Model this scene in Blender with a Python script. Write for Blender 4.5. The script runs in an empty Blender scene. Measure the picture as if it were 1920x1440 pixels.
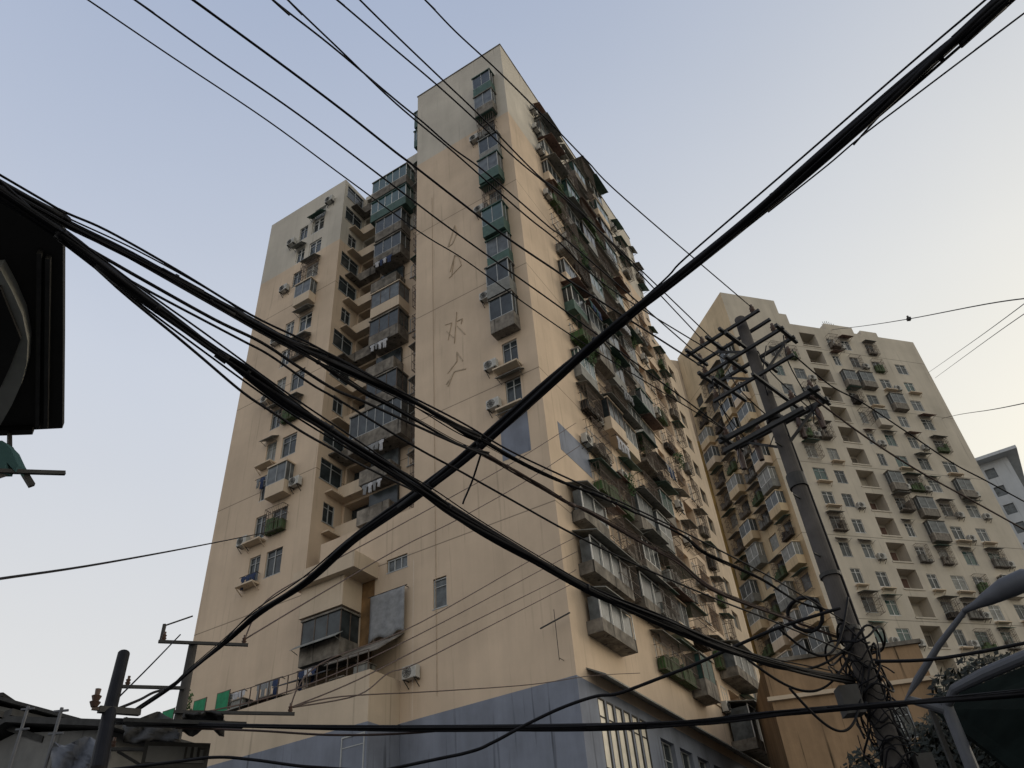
import bpy, math, random
from mathutils import Vector, Matrix
random.seed(7)
S = bpy.context.scene
COL = S.collection
R = math.radians

# ------------------------------------------------------------------ camera
AX = Matrix(((0.9958249, -0.09128395, 0.0), (0.05759527, 0.62831206, 0.77582649), (-0.07082051, -0.77258734, 0.63094632)))
EYE = Vector((0, 0, 1.6))
FPX = 1470.0
cd = bpy.data.cameras.new("camera"); cam = bpy.data.objects.new("camera", cd); COL.objects.link(cam)
rx, ry, rz = AX.col[0].copy(), AX.col[1].copy(), AX.col[2].copy()   # image right, image down, view
m = Matrix.Identity(4)
for i in range(3):
    m[i][0] = rx[i]; m[i][1] = -ry[i]; m[i][2] = -rz[i]; m[i][3] = EYE[i]
cam.matrix_world = m
cd.sensor_fit = 'HORIZONTAL'; cd.sensor_width = 36; cd.lens = 36 * FPX / 1920
cd.clip_end = 3000; cd.clip_start = .05
S.camera = cam

def ray(x, y):
    return (AX @ Vector((x - 960, y - 720, FPX))).normalized()
def at_z(x, y, z):
    r = ray(x, y); return EYE + r * ((z - EYE.z) / r.z)
def at_d(x, y, d):
    r = ray(x, y); return EYE + r * (d / math.hypot(r.x, r.y))
def on_plane(x, y, p0, n):
    r = ray(x, y); return EYE + r * ((p0 - EYE).dot(n) / r.dot(n))

# ------------------------------------------------------------------ sky, sun, exposure
SUN_AZ, SUN_EL = 68.0, 16.0
w = bpy.data.worlds.new("World"); S.world = w; w.use_nodes = True
nt = w.node_tree; N = nt.nodes; K = nt.links
bg = N['Background']
sky = N.new('ShaderNodeTexSky'); sky.sky_type = 'NISHITA'; sky.sun_disc = False
sky.sun_elevation = R(SUN_EL); sky.sun_rotation = R(SUN_AZ)
sky.air_density = 1.0; sky.dust_density = 3.0; sky.ozone_density = 1.5; sky.altitude = 20
# thin even veil of high haze over the clear-sky model
tc = N.new('ShaderNodeTexCoord'); sp = N.new('ShaderNodeSeparateXYZ'); K.new(tc.outputs['Generated'], sp.inputs[0])
ramp = N.new('ShaderNodeValToRGB'); K.new(sp.outputs['Z'], ramp.inputs[0])
e = ramp.color_ramp.elements
e[0].position = 0.0; e[0].color = (11.6, 11.1, 10.3, 1)
k = e.new(0.20); k.color = (10.3, 10.0, 9.5, 1)
e[1].position = 0.98; e[1].color = (4.0, 5.1, 7.6, 1)
k = e.new(0.36); k.color = (9.3, 9.35, 9.4, 1)
k = e.new(0.62); k.color = (7.85, 8.4, 9.5, 1)
# broad warm haze glow on the sun's side of the sky
gd = (math.sin(R(95))*math.cos(R(12)), math.cos(R(95))*math.cos(R(12)), math.sin(R(12)))
vn = N.new('ShaderNodeVectorMath'); vn.operation = 'NORMALIZE'; K.new(tc.outputs['Generated'], vn.inputs[0])
dt = N.new('ShaderNodeVectorMath'); dt.operation = 'DOT_PRODUCT'; K.new(vn.outputs[0], dt.inputs[0]); dt.inputs[1].default_value = gd
gm = N.new('ShaderNodeMapRange'); gm.inputs['From Min'].default_value = -.35; gm.inputs['From Max'].default_value = .6; K.new(dt.outputs['Value'], gm.inputs['Value'])
gs = N.new('ShaderNodeVectorMath'); gs.operation = 'SCALE'; gs.inputs[0].default_value = (2.45, 1.8, .1); ge = N.new('ShaderNodeMapRange'); ge.inputs['From Min'].default_value = .45; ge.inputs['From Max'].default_value = .9
ge.inputs['To Min'].default_value = 1.2; ge.inputs['To Max'].default_value = .48; K.new(sp.outputs['Z'], ge.inputs['Value'])
gp = N.new('ShaderNodeMath'); gp.operation = 'MULTIPLY'; K.new(gm.outputs[0], gp.inputs[0]); K.new(ge.outputs[0], gp.inputs[1]); K.new(gp.outputs[0], gs.inputs['Scale'])
ga = N.new('ShaderNodeVectorMath'); ga.operation = 'ADD'; K.new(ramp.outputs[0], ga.inputs[0]); K.new(gs.outputs[0], ga.inputs[1])
mx = N.new('ShaderNodeMix'); mx.data_type = 'RGBA'; mx.inputs['Factor'].default_value = 0.82
K.new(sky.outputs[0], mx.inputs['A']); K.new(ga.outputs[0], mx.inputs['B'])
# very faint uneven haze
cn_ = N.new('ShaderNodeTexNoise'); cn_.inputs['Scale'].default_value = 1.6; cn_.inputs['Detail'].default_value = 4; K.new(vn.outputs[0], cn_.inputs['Vector'])
cm_ = N.new('ShaderNodeMapRange'); cm_.inputs['From Min'].default_value = .3; cm_.inputs['From Max'].default_value = .7; cm_.inputs['To Min'].default_value = .97; cm_.inputs['To Max'].default_value = 1.03; K.new(cn_.outputs['Fac'], cm_.inputs['Value'])
cs_ = N.new('ShaderNodeVectorMath'); cs_.operation = 'SCALE'; K.new(mx.outputs['Result'], cs_.inputs[0]); K.new(cm_.outputs[0], cs_.inputs['Scale'])
K.new(cs_.outputs[0], bg.inputs['Color']); bg.inputs['Strength'].default_value = 0.09
sd = bpy.data.lights.new("sun", 'SUN'); sd.energy = 0.5; sd.angle = R(20); sd.color = (1, .90, .78)
sun = bpy.data.objects.new("sun", sd); COL.objects.link(sun)
sdir = Vector((math.sin(R(SUN_AZ)) * math.cos(R(SUN_EL)), math.cos(R(SUN_AZ)) * math.cos(R(SUN_EL)), math.sin(R(SUN_EL))))
sun.rotation_euler = sdir.to_track_quat('Z', 'Y').to_euler(); sun.location = sdir * 50
S.view_settings.view_transform = 'Standard'; S.view_settings.look = 'None'
S.view_settings.exposure = 0.0; S.view_settings.gamma = 1; S.view_settings.use_curve_mapping = False

# ------------------------------------------------------------------ materials
def mat(name, col, rough=.8, var=.15, scale=3., streak=False, metal=0., spec=.3, groove=None, bump=0.0, trans=0.0):
    ma = bpy.data.materials.new(name); ma.use_nodes = True
    t = ma.node_tree; n = t.nodes; l = t.links; b = n['Principled BSDF']
    b.inputs['Roughness'].default_value = rough; b.inputs['Metallic'].default_value = metal
    b.inputs['Specular IOR Level'].default_value = spec
    tcn = n.new('ShaderNodeTexCoord'); src = tcn.outputs['Object']
    nz = n.new('ShaderNodeTexNoise'); nz.inputs['Scale'].default_value = scale; nz.inputs['Detail'].default_value = 6; nz.inputs['Roughness'].default_value = .62
    l.new(src, nz.inputs['Vector'])
    cr = n.new('ShaderNodeMapRange'); cr.inputs['From Min'].default_value = .3; cr.inputs['From Max'].default_value = .7
    cr.inputs['To Min'].default_value = 1 - var; cr.inputs['To Max'].default_value = 1 + var
    l.new(nz.outputs['Fac'], cr.inputs['Value'])
    val = cr.outputs[0]
    if streak:
        mp = n.new('ShaderNodeMapping'); mp.inputs['Scale'].default_value = (.55, .55, .07)
        l.new(src, mp.inputs['Vector'])
        n2 = n.new('ShaderNodeTexNoise'); n2.inputs['Scale'].default_value = 1.3; n2.inputs['Detail'].default_value = 8; n2.inputs['Roughness'].default_value = .65
        l.new(mp.outputs[0], n2.inputs['Vector'])
        c2 = n.new('ShaderNodeMapRange'); c2.inputs['From Min'].default_value = .35; c2.inputs['From Max'].default_value = .62
        c2.inputs['To Min'].default_value = 1 - streak; c2.inputs['To Max'].default_value = 1.03
        l.new(n2.outputs['Fac'], c2.inputs['Value'])
        mu = n.new('ShaderNodeMath'); mu.operation = 'MULTIPLY'; l.new(val, mu.inputs[0]); l.new(c2.outputs[0], mu.inputs[1]); val = mu.outputs[0]
        def layer(sc_, scale_, f0, f1, lo, hi):
            nonlocal val
            mp_ = n.new('ShaderNodeMapping'); mp_.inputs['Scale'].default_value = sc_; l.new(src, mp_.inputs['Vector'])
            n_ = n.new('ShaderNodeTexNoise'); n_.inputs['Scale'].default_value = scale_; n_.inputs['Detail'].default_value = 5; l.new(mp_.outputs[0], n_.inputs['Vector'])
            c_ = n.new('ShaderNodeMapRange'); c_.inputs['From Min'].default_value = f0; c_.inputs['From Max'].default_value = f1
            c_.inputs['To Min'].default_value = lo; c_.inputs['To Max'].default_value = hi; l.new(n_.outputs['Fac'], c_.inputs['Value'])
            m_ = n.new('ShaderNodeMath'); m_.operation = 'MULTIPLY'; l.new(val, m_.inputs[0]); l.new(c_.outputs[0], m_.inputs[1]); val = m_.outputs[0]
        layer((4.0, 4.0, .16), 1.0, .60, .74, 1.0, 1 - streak*3.2)      # sparse narrow drips
        layer((.16, .16, .2), 1.0, .42, .58, 1.05, .95)                 # large weathered areas
        # hand-sized to storey-sized repainted rectangles
        mp_ = n.new('ShaderNodeMapping'); mp_.inputs['Scale'].default_value = (.24, .24, .24); l.new(src, mp_.inputs['Vector'])
        fl_ = n.new('ShaderNodeVectorMath'); fl_.operation = 'FLOOR'; l.new(mp_.outputs[0], fl_.inputs[0])
        wn = n.new('ShaderNodeTexWhiteNoise'); l.new(fl_.outputs[0], wn.inputs['Vector'])
        c_ = n.new('ShaderNodeMapRange'); c_.inputs['From Min'].default_value = 0; c_.inputs['From Max'].default_value = 1; c_.inputs['To Min'].default_value = .975; c_.inputs['To Max'].default_value = 1.025
        l.new(wn.outputs['Value'], c_.inputs['Value']); m_ = n.new('ShaderNodeMath'); m_.operation = 'MULTIPLY'; l.new(val, m_.inputs[0]); l.new(c_.outputs[0], m_.inputs[1]); val = m_.outputs[0]
    if groove:
        z0, step, half = groove
        sx = n.new('ShaderNodeSeparateXYZ'); l.new(src, sx.inputs[0])
        a = n.new('ShaderNodeMath'); a.operation = 'SUBTRACT'; l.new(sx.outputs['Z'], a.inputs[0]); a.inputs[1].default_value = z0 - step * 20
        q = n.new('ShaderNodeMath'); q.operation = 'MODULO'; l.new(a.outputs[0], q.inputs[0]); q.inputs[1].default_value = step
        c = n.new('ShaderNodeMath'); c.operation = 'LESS_THAN'; l.new(q.outputs[0], c.inputs[0]); c.inputs[1].default_value = half
        g = n.new('ShaderNodeMath'); g.operation = 'MULTIPLY_ADD'; l.new(c.outputs[0], g.inputs[0]); g.inputs[1].default_value = -.55; g.inputs[2].default_value = 1
        mu = n.new('ShaderNodeMath'); mu.operation = 'MULTIPLY'; l.new(val, mu.inputs[0]); l.new(g.outputs[0], mu.inputs[1]); val = mu.outputs[0]
    vm = n.new('ShaderNodeVectorMath'); vm.operation = 'SCALE'; vm.inputs[0].default_value = col; l.new(val, vm.inputs['Scale'])
    l.new(vm.outputs[0], b.inputs['Base Color'])
    if bump:
        bp = n.new('ShaderNodeBump'); bp.inputs['Strength'].default_value = bump; bp.inputs['Distance'].default_value = .02
        l.new(nz.outputs['Fac'], bp.inputs['Height']); l.new(bp.outputs[0], b.inputs['Normal'])
    return ma
M = {}
M['plaster'] = mat('beige_plaster', (.56, .44, .325), .9, .08, .30, .08, groove=(54.1, 8.36, .06))
M['plaster_grey'] = mat('grey_beige_plaster', (.50, .46, .395), .9, .08, .30, .08)
M['plaster_plain'] = mat('beige_plaster_plain', (.54, .44, .33), .9, .08, .5, .10)
M['plaster_two'] = mat('pale_beige_plaster', (.49, .44, .365), .9, .08, .3, .10, groove=(60.9, 8.4, .07))
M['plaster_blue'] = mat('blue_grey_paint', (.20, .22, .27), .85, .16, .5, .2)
M['plaster_far'] = mat('pale_grey_plaster', (.44, .46, .48), .9, .05, .3, .1)
M['plaster_ochre'] = mat('ochre_plaster', (.54, .42, .27), .9, .12, .3, .12, groove=(60.9, 8.4, .07))
M['yellow'] = mat('yellow_plaster', (.50, .34, .13), .9, .12, .6, .25)
M['orange'] = mat('orange_plaster', (.33, .22, .13), .9, .2, .5, .35)
M['glass'] = mat('window_glass', (.03, .037, .04), .22, .6, 1.3, spec=.35)
M['glass_b'] = mat('grey_window_glass', (.085, .095, .10), .3, .6, 1.6, spec=.35)
M['glass_g'] = mat('green_window_glass', (.03, .07, .065), .2, .4, .9, spec=.5)
M['curtain'] = mat('pale_curtain_glass', (.20, .20, .185), .5, .35, 2.5, spec=.4)
M['shop'] = mat('pale_shop_panes', (.80, .74, .62), .35, .15, 1.5, spec=.5)
M['frame'] = mat('aluminium_frame', (.33, .34, .34), .5, .1, 5)
M['frame_w'] = mat('white_frame', (.6, .6, .58), .5, .1, 5)
M['bar'] = mat('rusty_bar', (.10, .075, .06), .7, .3, 9)
M['sheet'] = mat('weathered_sheet', (.20, .20, .185), .7, .3, 2.5, .3)
M['sheet_g'] = mat('green_sheet', (.055, .105, .085), .6, .3, 2.5, .3)
M['sheet_b'] = mat('brown_sheet', (.17, .105, .085), .7, .3, 2.5, .3)
M['dirty'] = mat('dirty_and_shade_concrete', (.19, .17, .145), .95, .5, 2.2, .45, bump=.5)  # grime; in the wing's recess its dark tone stands in for shade
M['dark'] = mat('dark_interior', (.03, .028, .026), .9, .3, 1)
M['ac'] = mat('air_conditioner_casing', (.46, .45, .42), .6, .15, 4, .2)
M['cable'] = mat('black_cable', (.006, .006, .008), .6, .3, 8, spec=.15)
M['cable_g'] = mat('grey_cable', (.11, .115, .14), .6, .2, 8)
M['cable_b'] = mat('brown_cable', (.06, .04, .035), .7, .3, 8)
M['dark_concrete'] = mat('dark_pole_concrete', (.05, .048, .047), .9, .2, 3, .15)
M['concrete'] = mat('pole_concrete', (.085, .077, .073), .9, .3, 2.5, .35, bump=.3)
M['steel'] = mat('dark_steel', (.035, .034, .033), .6, .3, 6)
M['lamp'] = mat('grey_lamp_paint', (.085, .09, .105), .5, .12, 4)
M['ceramic'] = mat('brown_insulator', (.08, .05, .04), .3, .2, 6)
M['tile'] = mat('dark_roof_tile', (.035, .035, .035), .85, .35, 5)
M['tarp'] = mat('grey_tarpaulin', (.06, .064, .075), .6, .4, 1.2, bump=.6)
M['pale'] = mat('pale_grey_wall', (.14, .14, .138), .9, .25, 1, .35)
M['asphalt'] = mat('asphalt', (.09, .09, .088), .95, .2, 4)
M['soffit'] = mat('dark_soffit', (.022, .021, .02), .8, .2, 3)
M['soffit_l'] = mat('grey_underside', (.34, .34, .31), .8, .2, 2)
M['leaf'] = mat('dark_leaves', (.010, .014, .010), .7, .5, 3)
M['leaf_b'] = mat('green_leaves', (.05, .10, .035), .7, .4, 3)
M['bark'] = mat('bark', (.06, .05, .04), .95, .3, 6)
M['net'] = mat('green_net', (.02, .19, .09), .8, .25, 4)
M['cloth'] = mat('grey_cloth', (.22, .225, .235), .85, .25, 3, bump=.5)
M['cloth_w'] = mat('pale_cloth', (.42, .42, .44), .85, .2, 3)
M['cloth_t'] = mat('teal_cloth', (.03, .075, .08), .85, .2, 3)
M['cloth_r'] = mat('maroon_cloth', (.16, .05, .05), .85, .2, 3)
M['cloth_n'] = mat('navy_cloth', (.03, .045, .10), .85, .2, 3)
M['relief'] = mat('faded_character_stain', (.40, .32, .235), .9, .25, 3)

# ------------------------------------------------------------------ builders
class MB:
    def __init__(s): s.v = []; s.f = []
    def quad(s, a, b, c, d):
        i = len(s.v); s.v += [tuple(a), tuple(b), tuple(c), tuple(d)]; s.f.append((i, i+1, i+2, i+3)); return s
    def box(s, x0, x1, y0, y1, z0, z1):
        if x0 > x1: x0, x1 = x1, x0
        if y0 > y1: y0, y1 = y1, y0
        if z0 > z1: z0, z1 = z1, z0
        i = len(s.v)
        s.v += [(x0,y0,z0),(x1,y0,z0),(x1,y1,z0),(x0,y1,z0),(x0,y0,z1),(x1,y0,z1),(x1,y1,z1),(x0,y1,z1)]
        s.f += [(i,i+3,i+2,i+1),(i+4,i+5,i+6,i+7),(i,i+1,i+5,i+4),(i+1,i+2,i+6,i+5),(i+2,i+3,i+7,i+6),(i+3,i,i+4,i+7)]
        return s
    def tube(s, pts, r, n=6, cap=True):
        pts = [Vector(p) for p in pts]; rs = r if isinstance(r, (list, tuple)) else [r]*len(pts)
        base = len(s.v); up = None
        for i, p in enumerate(pts):
            t = (pts[min(i+1, len(pts)-1)] - pts[max(i-1, 0)]).normalized()
            if up is None:
                up = t.orthogonal().normalized()
            else:
                up = (up - t * up.dot(t)).normalized()
            sd_ = t.cross(up)
            for j in range(n):
                a = 2*math.pi*j/n; s.v.append(tuple(p + (up*math.cos(a) + sd_*math.sin(a))*rs[i]))
        for i in range(len(pts)-1):
            for j in range(n):
                a = base+i*n+j; b = base+i*n+(j+1) % n; s.f.append((a, b, b+n, a+n))
        if cap:
            s.f.append(tuple(base+j for j in range(n))[::-1]); s.f.append(tuple(base+(len(pts)-1)*n+j for j in range(n)))
        return s
    def bar(s, a, b, w_, h_=None):
        """rectangular bar from a to b"""
        a = Vector(a); b = Vector(b); t = (b-a).normalized(); h_ = h_ or w_
        up = Vector((0, 0, 1)) if abs(t.z) < .95 else Vector((0, 1, 0))
        sd_ = t.cross(up).normalized(); up = sd_.cross(t)
        i = len(s.v)
        for p in (a, b):
            for q, r_ in ((-1,-1),(1,-1),(1,1),(-1,1)): s.v.append(tuple(p + sd_*q*w_/2 + up*r_*h_/2))
        s.f += [(i,i+3,i+2,i+1),(i+4,i+5,i+6,i+7),(i,i+1,i+5,i+4),(i+1,i+2,i+6,i+5),(i+2,i+3,i+7,i+6),(i+3,i,i+4,i+7)]
        return s
    def prism(s, poly, off):
        """extrude a polygon (3D points) by vector off"""
        n = len(poly); i = len(s.v); off = Vector(off)
        s.v += [tuple(p) for p in poly] + [tuple(Vector(p)+off) for p in poly]
        s.f.append(tuple(range(i, i+n))); s.f.append(tuple(range(i+2*n-1, i+n-1, -1)))
        for j in range(n): s.f.append((i+j, i+n+j, i+n+(j+1) % n, i+(j+1) % n))
        return s
    def build(s, name, mt, parent=None, loc=None, smooth=False):
        me = bpy.data.meshes.new(name); me.from_pydata(s.v, [], s.f); me.update()
        me.materials.append(M[mt] if isinstance(mt, str) else mt)
        if smooth: me.polygons.foreach_set('use_smooth', [True]*len(me.polygons))
        return link(name, me, parent, loc)
def link(name, me, parent=None, loc=None, rz_=0):
    o = bpy.data.objects.new(name, me); COL.objects.link(o)
    if parent: o.parent = parent
    if loc is not None: o.location = loc
    if rz_: o.rotation_euler.z = rz_
    return o
def tag(o, label=None, cat=None, group=None, kind=None):
    if label: o['label'] = label
    if cat: o['category'] = cat
    if group: o['group'] = group
    if kind: o['kind'] = kind
    return o
def empty(name, loc, rz_=0):
    o = bpy.data.objects.new(name, None); COL.objects.link(o); o.location = loc; o.rotation_euler.z = rz_; o.empty_display_size = .3
    return o
ORD = ['topmost', 'second', 'third', 'fourth', 'fifth', 'sixth', 'seventh', 'eighth', 'ninth', 'tenth', 'eleventh', 'twelfth', 'thirteenth', 'fourteenth', 'fifteenth', 'sixteenth', 'seventeenth', 'eighteenth', 'nineteenth', 'twentieth', 'twenty-first', 'twenty-second']

def wall(mb, frame, a0, a1, z0, z1, holes=()):
    """wall face with rectangular openings. frame(a, d, z) -> local point; d = depth inward. holes: (a0,a1,z0,z1,depth,back)"""
    xs = sorted({a0, a1} | {h[i] for h in holes for i in (0, 1) if a0 < h[i] < a1})
    zs = sorted({z0, z1} | {h[i] for h in holes for i in (2, 3) if z0 < h[i] < z1})
    hs = [h for h in holes if h[1] > a0 and h[0] < a1 and h[3] > z0 and h[2] < z1]
    for j in range(len(zs)-1):
        zc = (zs[j]+zs[j+1])/2; run = None
        for i in range(len(xs)-1):
            xc = (xs[i]+xs[i+1])/2
            inh = any(h[0] < xc < h[1] and h[2] < zc < h[3] for h in hs)
            if not inh and run is None: run = xs[i]
            if inh and run is not None:
                mb.quad(frame(run,0,zs[j]), frame(xs[i],0,zs[j]), frame(xs[i],0,zs[j+1]), frame(run,0,zs[j+1])); run = None
        if run is not None: mb.quad(frame(run,0,zs[j]), frame(a1,0,zs[j]), frame(a1,0,zs[j+1]), frame(run,0,zs[j+1]))
    for h in hs:
        p, q, r_, t, d = h[:5]; r_ = max(r_, z0); t = min(t, z1)
        mb.quad(frame(p,0,r_), frame(q,0,r_), frame(q,d,r_), frame(p,d,r_))
        mb.quad(frame(p,0,t), frame(q,0,t), frame(q,d,t), frame(p,d,t))
        mb.quad(frame(p,0,r_), frame(p,0,t), frame(p,d,t), frame(p,d,r_))
        mb.quad(frame(q,0,r_), frame(q,0,t), frame(q,d,t), frame(q,d,r_))
        if len(h) < 6 or h[5]:
            mb.quad(frame(p,d,r_), frame(q,d,r_), frame(q,d,t), frame(p,d,t))

def leafball(mb, c, rx_, rz2, n, s_):
    for _ in range(n):
        while True:
            p = Vector((random.uniform(-1, 1), random.uniform(-1, 1), random.uniform(-1, 1)))
            if .25 < p.length < 1: break
        p = Vector((p.x*rx_, p.y*rx_, p.z*rz2)) + Vector(c)
        a = Vector((random.gauss(0, 1), random.gauss(0, 1), random.gauss(0, 1))).normalized()*s_*random.uniform(.6, 1.3)
        b_ = a.orthogonal().normalized()*s_*.5
        mb.quad(p-a, p-b_, p+a, p+b_)
# ---- facade elements; local space: x along the wall, y = 0 at the wall face and negative outwards, z = 0 at the bottom
CACHE = {}
def cached(key, fn):
    if key not in CACHE: CACHE[key] = fn()
    return CACHE[key]
def meshdata(mb, name, mt):
    me = bpy.data.meshes.new(name); me.from_pydata(mb.v, [], mb.f); me.update(); me.materials.append(M[mt]); return me
def q(v, s=.1): return round(round(v/s)*s, 3)
def window(parent, loc, rz_, w_, h_, glass='glass', frame='frame', div=2, name='window'):
    w_ = q(w_); h_ = q(h_)
    def mk():
        mb = MB(); f = .06; y0, y1 = -.02, .09
        mb.box(0, w_, y0, y1, 0, f).box(0, w_, y0, y1, h_-f, h_).box(0, f, y0, y1, f, h_-f).box(w_-f, w_, y0, y1, f, h_-f)
        for i in range(1, div):
            c = w_*i/div; mb.box(c-f/2, c+f/2, y0+.01, y1-.01, f, h_-f)
        if h_ > 1.3: mb.box(f, w_-f, y0+.015, y1-.02, h_*.72, h_*.72+.04)
        mb.box(-.06, w_+.06, -.10, -.021, -.05, .0)
        return meshdata(mb, 'window', frame)
    me = cached(('win', w_, h_, frame, div), mk)
    o = link(name, me, parent, loc, rz_)
    pm = cached(('pane', w_, h_, glass), lambda: meshdata(MB().box(.05, w_-.05, .035, .05, .05, h_-.05), 'pane', glass))
    link('pane', pm, o)
    return o
def cage(parent, loc, rz_, w_, h_, d, mt='bar', top='sheet'):
    w_ = q(w_); h_ = q(h_); d = q(d)
    def mk():
        mb = MB(); t = .025
        nx = int(w_/.16)
        for z in (0.02, h_*.35, h_*.7, h_-.02):
            mb.box(0, w_, -d-t/2, -d+t/2, z-t/2, z+t/2); mb.box(-t/2, t/2, -d, -.012, z-t/2, z+t/2); mb.box(w_-t/2, w_+t/2, -d, -.012, z-t/2, z+t/2)
        for i in range(nx+1):
            x = w_*i/nx; mb.box(x-.01, x+.01, -d-.01, -d+.01, 0, h_)
        for i in range(1, 3):
            y = -d*i/3; mb.box(-.01, .01, y-.01, y+.01, 0, h_); mb.box(w_-.01, w_+.01, y-.01, y+.01, 0, h_)
        for i in range(4):
            y = -d*(i+.5)/4; mb.box(0, w_, y-.01, y+.01, -.01, .01)
        return meshdata(mb, 'security_cage', mt)
    me = cached(('cage', w_, h_, d, mt), mk)
    o = link('security_cage', me, parent, loc, rz_)
    if w_ > .9 and random.random() < .7:
        v_ = random.randint(0, 3)
        def mc():
            mb = MB(); x = .06; rr_ = random.Random(v_*7+int(w_*10))
            while x < w_-.25:
                b_ = rr_.uniform(.15, .45); hh_ = rr_.uniform(.15, min(1.1, h_*.6)); b_ = min(b_, w_-x-.05)
                mb.box(x, x+b_, -d+rr_.uniform(.05, .15), -.06, .02, .02+hh_); x += b_ + rr_.uniform(.02, .1)
            return meshdata(mb, 'stored_goods', ['dirty', 'sheet', 'dark', 'leaf_b'][v_])
        link('stored_goods', cached(('goods', w_, h_, d, v_), mc), o)
    if top:
        tm = cached(('cagetop', w_, d, top), lambda: meshdata(MB().prism([(-.1,-.01,0.12),(w_+.1,-.01,.12),(w_+.1,-d-.22,-.08),(-.1,-d-.22,-.08)], (0,0,.03)), 'cage_roof', top))
        c = link('cage_roof', tm, o, (0, 0, h_+.1))
    return o
def bay(parent, loc, rz_, w_, h_, d, base='dirty', glass='glass_b', frame='frame', name='enclosed_balcony'):
    """glazed-in projecting balcony"""
    w_ = q(w_, .2); h_ = q(h_); d = q(d)
    def mk():
        mb = MB(); s_ = h_*.38
        mb.box(0, w_, -d, -.012, 0, s_)
        return meshdata(mb, 'enclosed_balcony', base)
    o = link(name, cached(('bay', w_, h_, d, base), mk), parent, loc, rz_)
    def mg():
        mb = MB(); s_ = h_*.38; f = .05
        n = max(2, int(w_/.7))
        for i in range(n+1):
            x = f/2 + (w_-f)*i/n; mb.box(x-f/2, x+f/2, -d+.0, -d+f, s_, h_-.1)
        mb.box(0, w_, -d+.01, -d+f-.01, s_, s_+.05)
        for x in (0, w_-f): mb.box(x, x+f, -d/2, -d/2+f, s_, h_-.1)
        return meshdata(mb, 'glazing_frame', frame)
    link('glazing_frame', cached(('bayf', w_, h_, d, frame), mg), o)
    link('balcony_roof', cached(('bayr', w_, h_, d, base), lambda: meshdata(MB().box(-.06, w_+.06, -d-.06, -.012, h_-.1, h_), 'balcony_roof', base)), o)
    def mgl():
        mb = MB(); s_ = h_*.38
        return meshdata(mb.box(.03, w_-.03, -d+.02, -.015, s_, h_-.1), 'pane', glass)
    link('pane', cached(('bayg', w_, h_, d, glass), mgl), o)
    return o
def awning(parent, loc, rz_, w_, d, mt='sheet', drop=.35):
    w_ = q(w_, .2); d = q(d)
    def mk():
        mb = MB(); mb.prism([(0,-.012,0),(w_,-.012,0),(w_,-d,-drop),(0,-d,-drop)], (0,0,.03))
        mb.bar((.1,-.012,-drop-.1), (.1,-d+.05,-drop+.01), .025).bar((w_-.1,-.012,-drop-.1), (w_-.1,-d+.05,-drop+.01), .025)
        return meshdata(mb, 'awning', mt)
    return link('awning', cached(('awn', w_, d, mt, drop), mk), parent, loc, rz_)
def shelf(parent, loc, rz_, w_, d=.55):
    w_ = q(w_, .2); d = q(d)
    def mk():
        mb = MB(); mb.box(0, w_, -d, -.012, -.10, 0)
        for x in (0, w_-.05): mb.bar((x+.025, -.012, -.45), (x+.025, -d+.05, -.1), .04)
        return meshdata(mb, 'concrete_shelf', 'plaster_plain')
    return link('concrete_shelf', cached(('shelf', w_, d), mk), parent, loc, rz_)

def ac_unit(world, rz_, label, group):
    def body():
        mb = MB(); mb.box(-.4, .4, -.42, -.10, 0, .58)
        mb.box(-.38, .38, -.425, -.4201, .03, .05)
        for z in (.12, .2, .28, .36, .44): mb.box(.22, .36, -.43, -.4201, z, z+.03)
        return meshdata(mb, 'casing', 'ac')
    def fan():
        mb = MB(); c = Vector((-.1, -.435, .29))
        for r_ in (.24, .17, .10):
            mb.tube([c + Vector((math.cos(a)*r_, 0, math.sin(a)*r_)) for a in [2*math.pi*i/14 for i in range(15)]], .012, 4, False)
        for i in range(4):
            a = i*math.pi/4; mb.bar(c - Vector((math.cos(a)*.24, 0, math.sin(a)*.24)), c + Vector((math.cos(a)*.24, 0, math.sin(a)*.24)), .012)
        return meshdata(mb, 'fan_grille', 'steel')
    def brk():
        mb = MB(); mb.bar((0, 0.0, -.02), (0, -.45, -.02), .04); mb.bar((0, 0.0, -.35), (0, -.42, -.03), .03)
        return meshdata(mb, 'bracket', 'steel')
    r_ = empty('air_conditioner', world, rz_)
    link('casing', cached('acb', body), r_); link('fan_grille', cached('acf', fan), r_); link('bracket', cached('acr', brk), r_, (-.3, 0, 0)); link('bracket', cached('acr', brk), r_, (.3, 0, 0))
    return tag(r_, label, 'air conditioner', group)

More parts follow.
